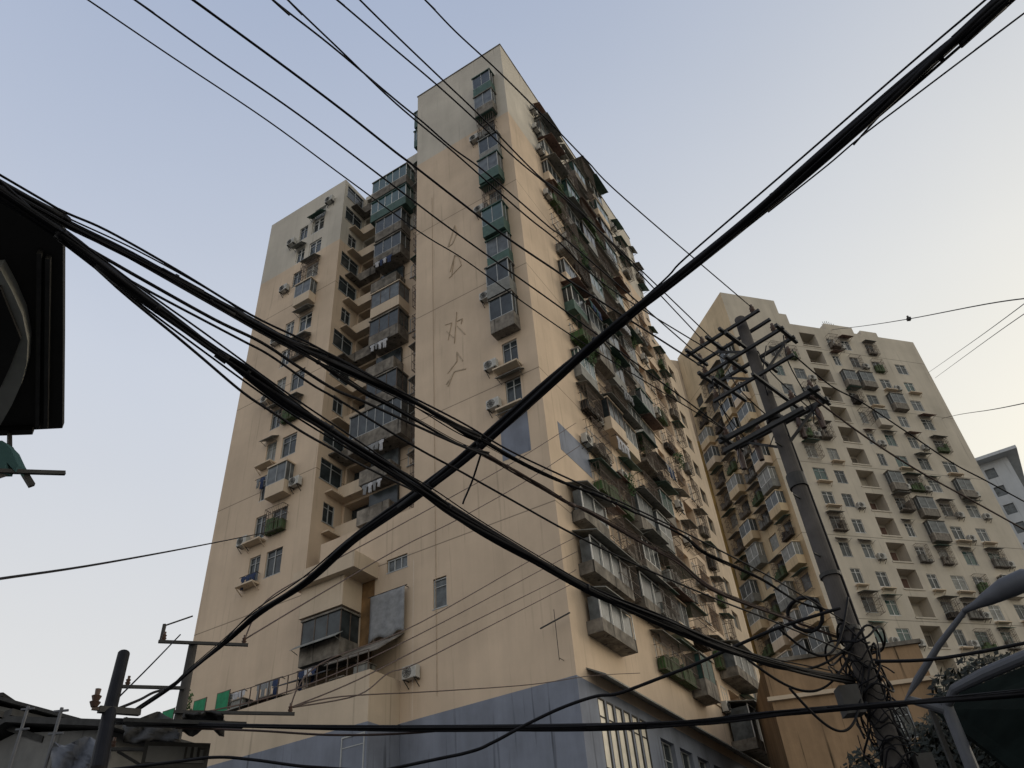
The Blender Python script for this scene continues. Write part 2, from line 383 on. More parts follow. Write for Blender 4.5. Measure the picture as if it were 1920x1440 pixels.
def cloth_hang(world, rz_, w_, h_, mt, label, name='hanging_laundry', group='laundry hung outside the windows'):
    """a rail with garments, or one big creased sheet, hung from it"""
    r_ = empty(name, world, rz_)
    def sheet(x0, x1, h, m_, nm, shirt=False):
        mb = MB(); n = 14; rows_ = 12; P = []; ph = random.random()*6
        for j in range(rows_+1):
            t_ = j/rows_; sx = 1.0
            if shirt: sx = 1.0 if t_ < .28 else .62
            for i in range(n+1):
                u_ = i/n - .5; x = (x0+x1)/2 + u_*(x1-x0)*sx
                z = -h*t_*(1 + .05*math.sin(i*.8+ph)) + (-.10*abs(u_)*h if shirt and t_ < .3 else 0)
                y = -.3 + .035*math.sin(i*1.1+ph+t_*1.5)*(t_+.25) + .02*math.sin(i*2.3+ph*2-t_*4)*t_
                P.append((x, y, z))
        b = len(mb.v); mb.v += P
        for j in range(rows_):
            for i in range(n): mb.f.append((b+j*(n+1)+i, b+j*(n+1)+i+1, b+(j+1)*(n+1)+i+1, b+(j+1)*(n+1)+i))
        o = mb.build(nm, m_, r_, smooth=True); md = o.modifiers.new('thick', 'SOLIDIFY'); md.thickness = .008
    if w_ > 2: sheet(0, w_, h_, mt, 'sheet')
    else:
        x = 0.0; k_ = 0
        while x < w_-.2:
            ww = random.uniform(.3, .5); m_ = mt if k_ % 2 == 0 else random.choice(['cloth', 'cloth_n', 'cloth_w', mt])
            sheet(x, x+ww, h_*random.uniform(.4, .62), m_, 'garment', True); x += ww*.95; k_ += 1
    MB().bar((-.15, -.3, .02), (w_+.15, -.3, .02), .03).bar((0, 0, .02), (0, -.32, .02), .03).bar((w_, 0, .02), (w_, -.32, .02), .03).build('rail', 'steel', r_)
    return tag(r_, label, 'laundry', group)

# ------------------------------------------------------------------ ground
tag(MB().box(-1500, 1500, -1500, 1500, -.3, 0).build('ground', 'asphalt'), 'dark asphalt street ground', 'ground', kind='structure')
#@@TOWER
# ------------------------------------------------------------------ main tower
HT = 64.0
az_b = R(28.5); UA = Vector((-math.cos(az_b), math.sin(az_b), 0)); UB = Vector((math.sin(az_b), math.cos(az_b), 0))
r0 = ray(937, 84); C0 = EYE + r0*(HT-1.6)/r0.z; C0.z = 0
RT = -az_b                       # local x = -u (u runs left along the left face), y = v (runs away along the right face)
T = empty('apartment_tower', C0, RT)
tag(T, 'tallest beige apartment tower, plain left face, right face crowded with caged balconies', 'building')
def TW(u, v, z): return C0 + UA*u + UB*v + Vector((0, 0, z))
LF = lambda v0: (lambda u, d, z: (-u, v0+d, z))         # walls that face the viewer on the left (normal -v)
RF = lambda u0: (lambda v, d, z: (-u0-d, v, z))         # walls that face right (normal +x)
BASEZ = 12.45
FL = 2.787
def floor_z(k): return 23.5 + FL*k                       # window centre heights
# --- openings on the left face of the tower and wing
lw = []     # (u0,u1,z0,z1, v0)
holes_tower = []; holes_wing = []; holes_pod = []
for k in range(-3+4, 13):
    z = 28.4 + FL*(k-1)
    if z < 62: holes_tower.append((1.2, 2.2, z-1.05, z+.65, .18))
holes_tower.append((6.38, 7.18, 17.3, 18.85, .18))
for k in range(0, 13):
    zc = floor_z(k)
    if k == 12: holes_wing.append((18.0, 19.2, 53.4, 56.4, .18)); continue
    holes_wing.append((18.05, 19.35, zc-.8, zc+.85, .18))
    if k not in (8,): holes_wing.append((19.85, 20.75, zc+.1-.8, zc+.9, .18))
holes_pod.append((12.1, 13.5, 19.68, 21.1, .18))
holes_pod.append((8.8, 10.15, 20.1, 20.85, .15))
V_RET = 2.6
def seg(name, mt, frame, a0, a1, z0, z1, holes=()):
    mb = MB(); wall(mb, frame, a0, a1, z0, z1, holes); return mb
# main shaft walls
mb = MB(); wall(mb, LF(0), 0, 8.4, BASEZ, 54.1, holes_tower)
# right face columns (v): bays, and real recessed balconies
rows = [14.6 + FL*i for i in range(18)]                  # floor levels (bottom of storey)
holes_right = []
for z in rows[:-1]:
    if z < 60: holes_right.append((17.2, 19.6, z+.9, z+2.45, 1.3))
    if z < 50: holes_right.append((21.6, 23.8, z+.9, z+2.45, 1.3))
wall(mb, RF(0), 0, 25.2, BASEZ, 54.1, holes_right)
wall(mb, lambda v, d, z: (-8.4+d, v, z), 0, 25.2, BASEZ, 54.1)
wall(mb, lambda u, d, z: (-u, 25.2-d, z), 0, 8.4, BASEZ, 54.1)
mb.build('wall', 'plaster', T)
mb = MB(); wall(mb, LF(0), 0, 8.4, 54.1, HT, holes_tower); wall(mb, RF(0), 0, 25.2, 54.1, HT, holes_right)
wall(mb, lambda v, d, z: (-8.4+d, v, z), 0, 25.2, 54.1, HT); wall(mb, lambda u, d, z: (-u, 25.2-d, z), 0, 8.4, 54.1, HT)
mb.quad((0,0,HT),(0,25.2,HT),(-8.4,25.2,HT),(-8.4,0,HT))
mb.build('upper_wall', 'plaster_grey', T)
MB().box(-8.45, .05, -.05, .18, HT+.003, HT+.12).box(-.18, .05, .181, 25.25, HT+.003, HT+.12).build('parapet_coping', 'dirty', T)
# wing (left block), podium and back of the recess
mb = MB(); wall(mb, LF(0), 16, 24.6, BASEZ, 50.6, holes_wing)
holes_ret = []
for k in range(-1, 13):
    zc = floor_z(k)
    if zc > 24: holes_ret.append((.9, 1.9, zc-.6, zc+.75, .15) if k % 3 == 1 else (.35, 2.4, zc-.6, zc+.95, .5))
wall(mb, RF(16), 0, V_RET, 22, 50.6, holes_ret)
wall(mb, lambda v, d, z: (-24.6+d, v, z), 0, 14, BASEZ, 50.6)
mb.build('wing_wall', 'plaster', T)
mb = MB(); wall(mb, LF(0), 16, 24.6, 50.6, 58.3, holes_wing); wall(mb, RF(16), 0, V_RET, 50.6, 58.3, holes_ret)
wall(mb, lambda v, d, z: (-24.6+d, v, z), 0, 14, 50.6, 58.3)
mb.quad((-16,0,58.3),(-16,14,58.3),(-24.6,14,58.3),(-24.6,0,58.3))
mb.build('wing_upper_wall', 'plaster_grey', T)
holes_back = []
for k in range(0, 13):
    zc = floor_z(k)
    if zc < 57.5: holes_back.append((12.6, 15.85, zc-.7, zc+1.15, 1.3))
mb = MB(); wall(mb, LF(V_RET), 8.4, 16, 22, 50.6, holes_back); mb.build('recess_wall', 'plaster', T)
mb = MB(); wall(mb, LF(V_RET), 8.4, 16, 50.6, 58.6, holes_back)
mb.quad((-8.4,V_RET,58.6),(-8.4,14,58.6),(-16,14,58.6),(-16,V_RET,58.6))
mb.build('recess_upper_wall', 'plaster_grey', T)
MB().box(-11.9, -8.41, V_RET+.4, 9, 58.605, 61.4).build('roof_room', 'plaster_grey', T)
mb = MB(); wall(mb, LF(-.003), 8.4, 15.0, BASEZ, 23.4, holes_pod)
mb.quad((-8.4,0,23.4),(-8.4,V_RET,23.4),(-15,V_RET,23.4),(-15,0,23.4))
wall(mb, lambda u, d, z: (-u, -.003+d, z), 15.0, 16.0, BASEZ, 21.4)
mb.quad((-15.0,0,21.4),(-15,V_RET,21.4),(-16,V_RET,21.4),(-16,0,21.4)); wall(mb, lambda v, d, z: (-15+d, v, z), 0, V_RET, 21.4, 23.4)
mb.build('podium_wall', 'plaster', T)
# painted base storeys
mb = MB(); wall(mb, LF(0), 8.4, 24.6, 0, BASEZ); wall(mb, lambda v, d, z: (-24.6+d, v, z), 0, 14, 0, BASEZ)
mb.build('painted_base', 'plaster_blue', T)
mb = MB(); wall(mb, LF(0), 0, 8.4, 0, BASEZ); mb.build('painted_base', 'plaster_blue', T)
# base of right face with tall pale panes
holes_base = []
for i, v in enumerate([1.7 + .85*i for i in range(6)]): holes_base.append((v, v+.7, 9.2, 12.0, .12))
for i in range(6): holes_base.append((8.2+2.4*i, 9.9+2.4*i, 8.6, 11.6, .3))
mb = MB(); wall(mb, RF(0), 0, 25.2, 0, BASEZ, holes_base); mb.build('painted_base_side', 'plaster_blue', T)
for i, h in enumerate(holes_base[:6]):
    window(T, (-.12+.1, h[0], h[2]), R(90), h[1]-h[0], h[3]-h[2], 'shop', 'steel', 1, 'shop_window')
for i, h in enumerate(holes_base[6:]):
    window(T, (-.25, h[0], h[2]), R(90), h[1]-h[0], h[3]-h[2], 'glass', 'frame', 2, 'shop_window')
MB().prism([(.003,1.0,12.95),(.003,25,12.95),(.85,25,12.5),(.85,1.0,12.5)], (0,0,.07)).build('shop_canopy', 'sheet', T)

# windows of the left faces
GL = ['glass', 'glass', 'glass_b', 'glass', 'curtain']
for h in holes_tower[:-1]:
    window(T, (-h[1], .10, h[2]), 0, h[1]-h[0], h[3]-h[2], random.choice(GL[:3]))
window(T, (-7.18, .08, 17.3), 0, .8, 1.5, 'glass_b', 'frame', 1)
for h in holes_wing: window(T, (-h[1], .10, h[2]), 0, h[1]-h[0], h[3]-h[2], random.choice(GL), random.choice(['frame', 'frame', 'frame_w']))
window(T, (-13.5, .10, 19.7), 0, 1.4, 1.4, 'glass_g', 'frame_w')
window(T, (-10.1, .08, 20.1), 0, 1.3, .7, 'glass_b', 'frame', 3)
for h in holes_ret: window(T, (-16.05, h[0], h[2]), R(90), h[1]-h[0], h[3]-h[2], 'glass')

# caged window column of the left face (upper eleven storeys)
ktop = len(holes_tower)-2
for n_, h in enumerate(reversed(holes_tower[:-1])):
    z = h[2]
    if n_ <= 9:
        mt = 'sheet_g' if n_ in (0, 1, 2) else random.choice(['sheet', 'sheet', 'sheet_g'])
        if n_ not in (2, 5):
            bay(T, (-2.45, 0, z-.65), 0, 1.5, 2.7, random.choice([.5, .7, .8]), random.choice(['sheet', 'dirty', 'dirty', 'sheet_g']), random.choice(['glass_g', 'glass_b', 'glass']))
        else:
            cage(T, (-2.4, 0, z-.5), 0, 1.4, 2.3, .6, 'bar', mt)
            if n_ % 2: shelf(T, (-2.4, 0, z-.55), 0, 1.4)
    else:
        shelf(T, (-2.6, 0, z-.35), 0, 1.6)
    if n_ in (2, 5, 8, 10, 11):
        ac_unit(TW(2.85, 0, z+.0), RT, f'air conditioner left of the single window column on the plain face, {ORD[n_]} from the roof', 'air conditioners on the tower')
awning(T, (-2.5, 0, 27.2+2.2), 0, 1.6, .6)
awning(T, (-2.7, 0, 27.0), 0, 1.9, .5, 'sheet')
MB().box(-2.7, -1.0, -.012, -.004, 24.0, 26.7).build('blue_panel', 'plaster_blue', T)
MB().tube([(-7.0, -.03, 13.2), (-7.0, -.03, 49)], .013, 5).build('groove_line', 'relief', T)  # vertical wall groove, drawn as a thin darker tube
MB().tube([(-15.0, -.03, 13.2), (-15.0, -.03, 23.3)], .013, 5).build('groove_line', 'relief', T)  # same kind of drawn line at the podium's left end
# faded raised characters down the wall
def stroke(mb, pts, wd, v=-.03, t=.028):
    for (x0, z0), (x1, z1) in zip(pts[:-1], pts[1:]):
        mb.bar((-x0, v+t/2, z0), (-x1, v+t/2, z1), t, wd)
def strokes(name, lst, wd=.07):
    mb = MB()
    for i, s_ in enumerate(lst): stroke(mb, s_, wd, -.03-.003*i)
    mb.build(name, 'relief', T)
strokes('wall_character', [[(5.1,44.5),(5.7,42.7),(5.35,42.75),(5.0,43.5)], [(5.1,44.5),(4.9,43.4)]], .10)
strokes('wall_character', [[(5.6,40.1),(5.2,41.5),(4.9,41.2),(4.7,40.2),(5.7,39.6)], [(5.2,41.5),(5.5,39.6)]], .06)
strokes('wall_character', [[(6.1,35.6),(5.6,35.5),(5.9,34.2)], [(6.0,35.0),(5.5,34.2)], [(5.2,36.2),(5.3,35.2),(5.45,33.7)], [(5.2,35.4),(4.8,35.4),(4.9,35.0)], [(5.2,35.0),(4.65,34.0)]], .05)
strokes('wall_character', [[(6.0,31.6),(5.3,32.2),(5.3,32.9),(4.9,32.0)], [(6.1,30.8),(5.5,31.5),(4.7,31.3)], [(5.6,31.4),(6.0,30.6)]], .08)

# wing clutter
for k in range(0, 13):
    zc = floor_z(k); n_ = 12-k
    if k in (10, 4, 3): awning(T, (-20.95, 0, zc+1.25), 0, 1.2, .6, 'sheet')
    if k in (11,): awning(T, (-19.5, 0, zc+1.3), 0, 1.6, .6, 'sheet_g')
    if k in (7, 9, 6): awning(T, (-19.5, 0, zc+1.25), 0, 1.6, .7, 'sheet')
    if k in (9, 6, 1, 4): cage(T, (-19.45, 0, zc-.9), 0, 1.5, 1.7, .5, 'bar', None if k in (9, 1) else 'sheet')
    if k in (2, 8): bay(T, (-19.5, 0, zc-1.3), 0, 1.6, 2.3, .7, 'plaster_plain', 'glass_b')
    if k in (0, 1, 3, 5): shelf(T, (-21.0, 0, zc-1.0), 0, 1.4)
    if k in (12, 11, 9, 7, 5, 2, 1):
        ac_unit(TW(21.3 if k % 2 else 17.4, 0, zc-.95), RT, f'air conditioner {"left" if k % 2 else "right"} of the window pairs on the left wing, {ORD[n_]} storey down', 'air conditioners on the tower')
cloth_hang(TW(20.9, 0, 23.1), RT, 1.2, 1.5, 'cloth_n', 'dark navy washing below the lowest window of the left wing')
cloth_hang(TW(20.9, 0, 29.9), RT, 1.0, 1.6, 'cloth', 'grey sheet drying in front of the left wing, three floors above its lowest windows')
# little side cages seen against the sky on the wing's far edge
for k in (1, 3, 4, 6, 9, 10): cage(T, (-24.6, 3.0, floor_z(k)-.5), R(-90), 1.8, 1.4, .6, 'bar', 'sheet')
# recess: wrap-around glazed balconies, door-height dark openings, hanging clutter
for k in range(0, 13):  # dark concrete and glass put the shaft's shade into the colour
    zc = floor_z(k)
    if zc > 58: continue
    g = ['glass', 'glass', 'glass_b', 'glass', 'glass'][k % 5]
    if k == 3:
        bay(T, (-14.6, V_RET, zc-1.9), 0, 4.2, 3.0, 1.4, 'dirty', 'glass', 'frame')
    elif k == 11 or k == 12:
        bay(T, (-14.2, V_RET, zc-1.5), 0, 3.6, 2.5, 1.2, 'sheet_g' if k == 11 else 'dirty', 'glass_g', 'frame_w')
    elif k in (10, 9, 7, 6, 4, 3):
        bay(T, (-13.6, V_RET, zc-1.5), 0, 2.6, 2.5, 1.2, random.choice(['dirty', 'sheet', 'dirty', 'plaster_plain']), g, random.choice(['frame', 'bar', 'frame']))
    else:
        o = MB().box(-13.8, -11.4, V_RET-1.1, V_RET-.012, zc-1.5, zc-.5).build('balcony', 'dirty', T)
        MB().box(-13.7, -11.5, V_RET-.2, V_RET-.02, zc-.5, zc+1).build('balcony_screen', g, o)
    MB().box(-15.83, -12.62, V_RET+.7, V_RET+.75, zc-.68, zc+1.1).build('balcony_glazing', 'glass', T)
    MB().box(-15.99, -13.9, V_RET-.6, V_RET-.012, zc-1.45, zc-.55).box(-15.99, -15.4, .9, V_RET-.61, zc-1.45, zc-1.35).build('balcony_parapet', 'plaster_plain' if k % 3 else 'dirty', T)
    if k % 2 == 0: window(T, (-10.9, V_RET, zc-.7), 0, .8, 1.3, 'glass')
    # tower's left flank cages
    if k < 12:
        cage(T, (-8.4, 1.7, zc-1.0), R(-90), 1.3, 2.0, .6, 'bar', random.choice(['sheet', 'sheet_g', None]))
for z in (57.2, 60.0): bay(T, (-8.4, 1.6, z), R(-90), 1.4, 2.3, .5, 'sheet_g', 'glass_g')
for k in (0, 2, 5, 7, 9, 10):
    ac_unit(TW(9.8, V_RET, floor_z(k)-.6), RT, f'grimy air conditioner in the shaded recess beside the tower, {ORD[12-k]} storey down', 'air conditioners on the tower')
for k, mt in ((1, 'cloth'), (5, 'cloth_w'), (8, 'cloth_w'), (2, 'cloth')):
    cloth_hang(TW(12.8, 1.0, floor_z(k)+.5), RT, 1.5, 1.3, mt, f'{"pale" if mt=="cloth_w" else "grey"} washing on a rail in the recess, {ORD[12-k]} floor from the top')

# right face: dense projecting clutter
cols = [4.7, 7.1, 9.5, 11.9, 14.3]
cnt = 0
for ci, v in enumerate(cols + [19.9, 24.0]):
    v0_ = v
    for ri, z in enumerate(rows):
        if z > 61.5: continue
        w_ = random.choice([2.0, 2.2, 2.2, 2.4]) if ci < 5 else (1.5 if ci == 5 else 1.1)
        v = v0_ + (random.uniform(0, .25) if ci < 5 else 0)
        rr = random.random()
        if z < 17 and ci < 2: continue
        if z < 25 and ci < 3 and rr > 2: continue
        if ci >= 5 or rr < .08:
            window(T, (0.0, v+.2, z+.9), R(90), w_-.5, 1.4, random.choice(GL))
            if random.random() < .75 and z < 58: cage(T, (0, v, z+.5), R(90), w_, 1.9, .5, 'bar', random.choice(['sheet', 'sheet_g', None]))
            elif random.random() < .6: awning(T, (0, v, z+2.55), R(90), w_, random.choice([.5, .7]), random.choice(['sheet', 'sheet', 'sheet_b', 'sheet_g']))
        elif rr < .46:
            bay(T, (0, v, z+.2), R(90), w_, random.choice([2.2, 2.4]), random.choice([.5, .7, .9]), random.choice(['dirty', 'plaster_plain', 'sheet', 'dirty', 'sheet_g']), random.choice(['glass', 'glass_b', 'glass', 'glass_g', 'glass_b']), random.choice(['frame', 'bar', 'frame_w']))
            if random.random() < .55: awning(T, (0, v-.1, z+2.95), R(90), w_+.2, 1.3, random.choice(['sheet', 'sheet_g', 'sheet_b']), .3)
        else:
            window(T, (0.0, v+.3, z+.9), R(90), w_-.6, 1.4, random.choice(GL))
            cage(T, (0, v, z+.5), R(90), w_, random.choice([1.8, 2.1]), random.choice([.6, .8, 1.0]), 'bar', random.choice(['sheet', 'sheet_g', 'sheet', 'sheet_b', None]))
        if ci in (0, 1, 2, 3, 5) and random.random() < .42:
            cnt += 1
            cn = ['nearest', 'second', 'third', 'fourth', '', 'sixth'][ci]
            ac_unit(TW(0, v-.42, z+.5), RT + R(90), f'air conditioner beside the {cn} window column of the cluttered right face, {ORD[len(rows)-1-ri]} storey down', 'air conditioners on the tower')
for i, (v, z, mt) in enumerate(((6.2, 38.6, 'cloth_t'), (9.3, 33.1, 'cloth'), (12.2, 41.5, 'cloth_w'), (15.0, 30.2, 'cloth'), (6.4, 27.6, 'cloth_w'), (12.4, 49.8, 'cloth'))):
    cloth_hang(TW(-1.0, v, z), RT+R(90), 1.6, 1.5, mt, ['teal washing hung off the right face halfway up its first window column', 'grey washing hung off the right face low in its second window column', 'pale washing on the right face just above its middle', 'grey sheet drying low on the right face beside the recessed balconies', 'pale washing low on the right face nearest the corner', 'grey washing high on the right face of the tower'][i])
for z in rows[:-1]:
    if z < 60:
        MB().box(-.05, .08, 17.1, 19.7, z+.75, z+.9).build('balcony_sill', 'plaster_plain', T)
# pot plants spilling out of cages on the right face
for n_, (v, z) in enumerate(((5.2, 50.3), (7.6, 44.8), (10.0, 36.5), (5.4, 33.6), (12.6, 30.8), (8.0, 25.4), (15.0, 42.0), (20.2, 33.5))):
    g_ = empty('potted_plant', TW(-.55, v+.6, z), RT)
    MB().tube([(0,0,0),(0,0,.25)], [.12,.17], 10).build('pot', 'dirty', g_)
    mb = MB(); leafball(mb, (.1,0,.45), .45, .4, 240, .08); leafball(mb, (.2,.2,-.1), .3, .45, 120, .07); mb.build('foliage', 'leaf_b', g_)
    tag(g_, f'pot plant spilling from a cage on the right face, {["highest", "second highest", "fourth highest", "fifth highest", "seventh highest", "lowest", "third highest", "sixth highest"][n_]} of its kind', 'plant', 'pot plants on the right face')
# broad low balconies with sheet roofs near the corner
for (v0, v1, z0, z1, d) in ((1.6, 4.4, 20.2, 22.0, .7), (1.6, 6.0, 17.4, 19.3, .8), (7.4, 10.6, 17.6, 19.6, .8), (1.6, 5.2, 14.6, 16.4, .8), (19.6, 25.0, 12.9, 15.4, 1.5), (20.6, 25.0, 17.4, 19.4, 1.2)):
    b = MB().box(.012, d, v0, v1, z0, z0+.6).build('long_balcony', 'dirty', T)
    mb = MB()
    n = int((v1-v0)/1.1)
    for i in range(n+1): mb.box(d-.05, d, v0+(v1-v0-.05)*i/n, v0+(v1-v0-.05)*i/n+.05, z0+.6, z1)
    mb.box(d-.05, d-.001, v0, v1, z1-.06, z1).build('balcony_posts', 'frame_w', b)
    MB().box(.2, d-.08, v0+.05, v1-.05, z0+.6, z1-.1).build('balcony_panes', 'glass_b', b)
    MB().prism([(.012, v0-.2, z1+.35), (.012, v1+.2, z1+.35), (d+.5, v1+.2, z1), (d+.5, v0-.2, z1)], (0, 0, .05)).build('balcony_roof', 'sheet', b)
MB().box(.004, .012, 1.4, 5.0, 24.4, 26.2).build('grey_panel', 'plaster_blue', T)

# rear wing, lower, behind the right face
WG = MB(); wall(WG, RF(.6), 25.2, 33.5, 0, 52, [(27+3*j, 28.5+3*j, rows[i]+.9, rows[i]+2.3, .3) for i in range(1, 13) for j in range(2)])
wall(WG, lambda u, d, z: (-u, 33.5-d, z), .6, 9, 0, 52)
WG.quad((-.6,25.2,52),(-.6,33.5,52),(-9,33.5,52),(-9,25.2,52)); WG.build('rear_wing_wall', 'plaster_plain', T)
for i in range(1, 13):
    for j in range(2): MB().box(-.85, -.8, 27.02+3*j, 28.48+3*j, rows[i]+.92, rows[i]+2.28).build('rear_window', random.choice(['glass', 'glass_b']), T)

# canopy, enclosed balcony and terrace on the lower left face
b = MB().box(-14.6, -11.7, -1.5, -.012, 18.4, 20.0).build('canopy_box', 'plaster_plain', T)
MB().box(-14.9, -10.7, -1.9, -.012, 20.0, 20.9).build('canopy_cornice', 'plaster_plain', b)
bay(T, (-14.4, 0, 15.9), 0, 2.6, 2.4, 1.4, 'dirty', 'glass', 'bar')
awning(T, (-14.6, -1.4, 17.0), 0, 3.0, .5, 'sheet')
MB().box(-11.7, -10.9, -.05, -.004, 15.5, 20.0).build('rust_stain_panel', mat('rust_stained_plaster', (.22, .13, .06), .9, .4, 1.5, .4), T)
TZ = 14.35; TD = 2.2
hd = [(9.9+.001, 24.6, 0, TZ)]
mb = MB(); mb.box(-24.5, -9.1, -TD, -.012, BASEZ-1.4, TZ-.9)
mb.box(-24.5, -9.1, -TD, -TD+.2, TZ-.9, TZ).box(-9.3, -9.1, -TD+.2, -.012, TZ-.9, TZ).build('terrace', 'plaster_plain', T)
MB().box(-24.52, -9.08, -TD-.02, -.012, 0, BASEZ-.35).build('terrace_base', 'plaster_blue', T)
mb = MB()
for i in range(14): mb.box(-9.3-.62*i-.02, -9.3-.62*i+.02, -TD+.08, -TD+.12, TZ, TZ+1.0)
mb.box(-17.4, -9.28, -TD+.085, -TD+.115, TZ+.97, TZ+1.0).build('terrace_railing', 'bar', T)
window(T, (-10.5, -TD-.03, 10.0), 0, 1.3, 1.7, 'glass', 'frame', 1)
def sheetroof(name, u0, u1, v0, v1, z0, z1, mt):
    return MB().prism([(-u0, v1, z1), (-u1, v1, z1), (-u1, v0, z0), (-u0, v0, z0)], (0, 0, .05)).build(name, mt, T)
sheetroof('terrace_roof', 8.9, 12.2, -1.9, -.02, 15.3, 16.6, 'dirty')
sheetroof('terrace_roof', 12.0, 15.4, -2.0, -.02, 15.0, 15.9, 'tarp')
sheetroof('terrace_roof', 15.6, 19.2, -2.0, -.02, 14.6, 15.3, 'sheet')
o = cloth_hang(TW(10.9, 0, 18.9), RT, 2.2, 2.3, 'cloth', 'big crumpled grey sheet hung on the wall right of the rust-stained panel', group=None)
ac_unit(TW(8.3, 0, 14.2), RT, 'white air conditioner on the wall just right of the terrace corner', 'air conditioners on the tower')
for n_, (u, mt, w_, lb) in enumerate(((17.0, 'cloth', 1.6, 'grey and dark washing on the terrace behind the railing'), (19.4, 'cloth_w', 1.4, 'pale washing on the terrace near its left end'), (14.2, 'cloth_n', 1.3, 'dark washing on the terrace under the enclosed balcony'))):
    cloth_hang(TW(u, -1.2, TZ+1.3), RT, w_, 1.7, mt, lb, group='washing on the terrace')
for n_, u in enumerate((10.2, 11.6, 16.2, 18.2)):
    g_ = empty('storage_box', TW(u, -1.3, TZ-.89), RT); hh = (1.5, 1.2, 1.4, 1.7)[n_]
    MB().box(-.4, .4, -.3, .3, 0, hh).build('box', ('sheet', 'dirty', 'sheet_b', 'sheet')[n_], g_); MB().box(-.45, .45, -.35, .35, hh+.003, hh+.06).build('lid', 'dirty', g_)
    tag(g_, ['grey storage box at the right end of the terrace', 'dirty storage box, second from the right end of the terrace', 'brown storage box in the middle of the terrace', 'tall grey storage box on the left half of the terrace'][n_], 'storage box', 'boxes on the terrace')
# green netting frames and pots on the terrace's left end
for i, (u, mt, lb) in enumerate(((19.6, 'net', 'green netting panel on the terrace, right-hand of the three'), (23.7, 'net', 'green netting panel at the left end of the terrace beside the pole'), (21.3, 'net', 'tall green netting panel in the middle of the terrace'))):
    p = TW(u, -1.7, TZ-.9); r_ = empty('netting_panel', p, RT)
    MB().box(0, .9, -.02, .02, .8, 2.3).build('net', mt, r_)
    MB().bar((0, 0, 0), (0, 0, 2.35), .04).bar((.9, 0, 0), (.9, 0, 2.35), .04).bar((0, 0, 2.32), (.9, 0, 2.32), .04).build('frame', 'bar', r_)
    tag(r_, lb, 'netting', 'green netting panels on the terrace')
def potted(world, h_, label):
    r_ = empty('potted_plant', world, RT)
    MB().tube([(0,0,0),(0,0,.3)], [.16,.22], 12).build('pot', 'dirty', r_)
    MB().tube([(0,0,.3),(.03,0,h_*.6),(0,.04,h_*.8)], [.03,.02,.01], 5).build('stem', 'bark', r_)
    mb = MB(); leafball(mb, (0,0,h_*.72), .42, h_*.34, 260, .09); mb.build('foliage', 'leaf_b', r_)
    tag(r_, label, 'plant', 'potted plants on the terrace')
potted(TW(22.3, -1.5, TZ-.9), 3.1, 'leafy potted plant between the two green nets on the terrace')
# small tv antenna standing off the left face near the corner
r_ = empty('television_antenna', on_plane(1043, 1185, C0 + UB*-.4, UB), RT)
MB().tube([(0,0,-1.2),(0,0,1.0)], .015, 5).tube([(0,.39,-1.1),(0,0,-1.1)], .015, 5).build('mast', 'steel', r_)
MB().bar((-.75,0,.35),(.75,0,.65),.05).build('boom', 'steel', r_)
tag(r_, 'small television antenna with one slanting boom on the left face by the corner', 'antenna')
# hand everything left of the main shaft to the wing
TWG = empty('apartment_wing', C0 + UA*20, RT)
tag(TWG, 'lower left wing of the beige tower with a shaded recess of balconies and a terrace', 'building')
for o in list(T.children):
    if abs(o.location.x + 8.4) < .01 and o.location.x != 0: continue
    if max((Matrix.LocRotScale(o.location, o.rotation_euler, None) @ Vector(c)).x for c in o.bound_box) <= -8.2:
        o.parent = TWG; o.location.x += 20
#@@SECOND
# ------------------------------------------------------------------ second tower
D2 = 73.0
r0 = ray(1350, 548); Q2 = EYE + r0*(D2/math.hypot(r0.x, r0.y)); H2 = Q2.z; Q2.z = 0
R2 = R(18.5)
B = empty('apartment_tower', Q2, R2)
tag(B, 'second beige apartment tower on the right, with a ladder of dark recessed balconies', 'building')
X2 = Vector((math.cos(R2), math.sin(R2), 0)); Y2 = Vector((-math.sin(R2), math.cos(R2), 0))
W2, DP2 = 26.2, 12.4
FZ = [62.2 - 2.8*k for k in range(0, 20)]       # storey centre heights
h2 = []; win2 = []
for k, z in enumerate(FZ):
    h2.append((9.2, 11.4, z-.85, z+1.15, 1.4))
    for j, (x, w_) in enumerate(((3.9, 1.3), (6.4, 1.2), (12.6, 1.1), (15.0, 1.4), (18.0, 1.4), (21.2, 1.5))):
        if k == 0 and j < 2: continue
        if j == 5 and k < 1: continue
        x += random.choice([-.2, 0, 0, .2]); w_ += random.choice([-.2, 0, 0, .2]); zz = z + random.choice([-.1, 0, 0, .1])
        h2.append((x, x+w_, zz-.7, zz+.8, .15)); win2.append((x, w_, zz, k, j))
F2 = lambda a, d, z: (a, d, z)
SD = lambda a, d, z: (d, a, z)
mb = MB()
wall(mb, F2, 0, 7.4, 0, H2-.0, h2); wall(mb, F2, 7.4, W2, 0, 64.6, h2)
hs2 = [(1.0+2.8*j, 2.4+2.8*j, z-.7, z+.8, .15) for j in range(4) for z in FZ[1:18]]
ms_ = MB(); wall(ms_, SD, 0, DP2, 0, H2, hs2); ms_.build('side_wall', 'plaster_ochre', B)
wall(mb, lambda a, d, z: (7.4-d, a, z), 0, DP2, 64.6, H2)
wall(mb, lambda a, d, z: (W2-d, a, z), 0, DP2, 0, 64.6)
wall(mb, lambda a, d, z: (a, DP2-d, z), 0, 7.4, 0, H2); wall(mb, lambda a, d, z: (a, DP2-d, z), 7.4, W2, 0, 64.6)
mb.quad((0,0,H2),(7.4,0,H2),(7.4,DP2,H2),(0,DP2,H2)); mb.quad((7.4,0,64.6),(W2,0,64.6),(W2,DP2,64.6),(7.4,DP2,64.6))
mb.build('wall', 'plaster_two', B)
MB().box(7.402, 8.6, .2, 6, 64.605, 66.4).build('roof_room', 'plaster_two', B)
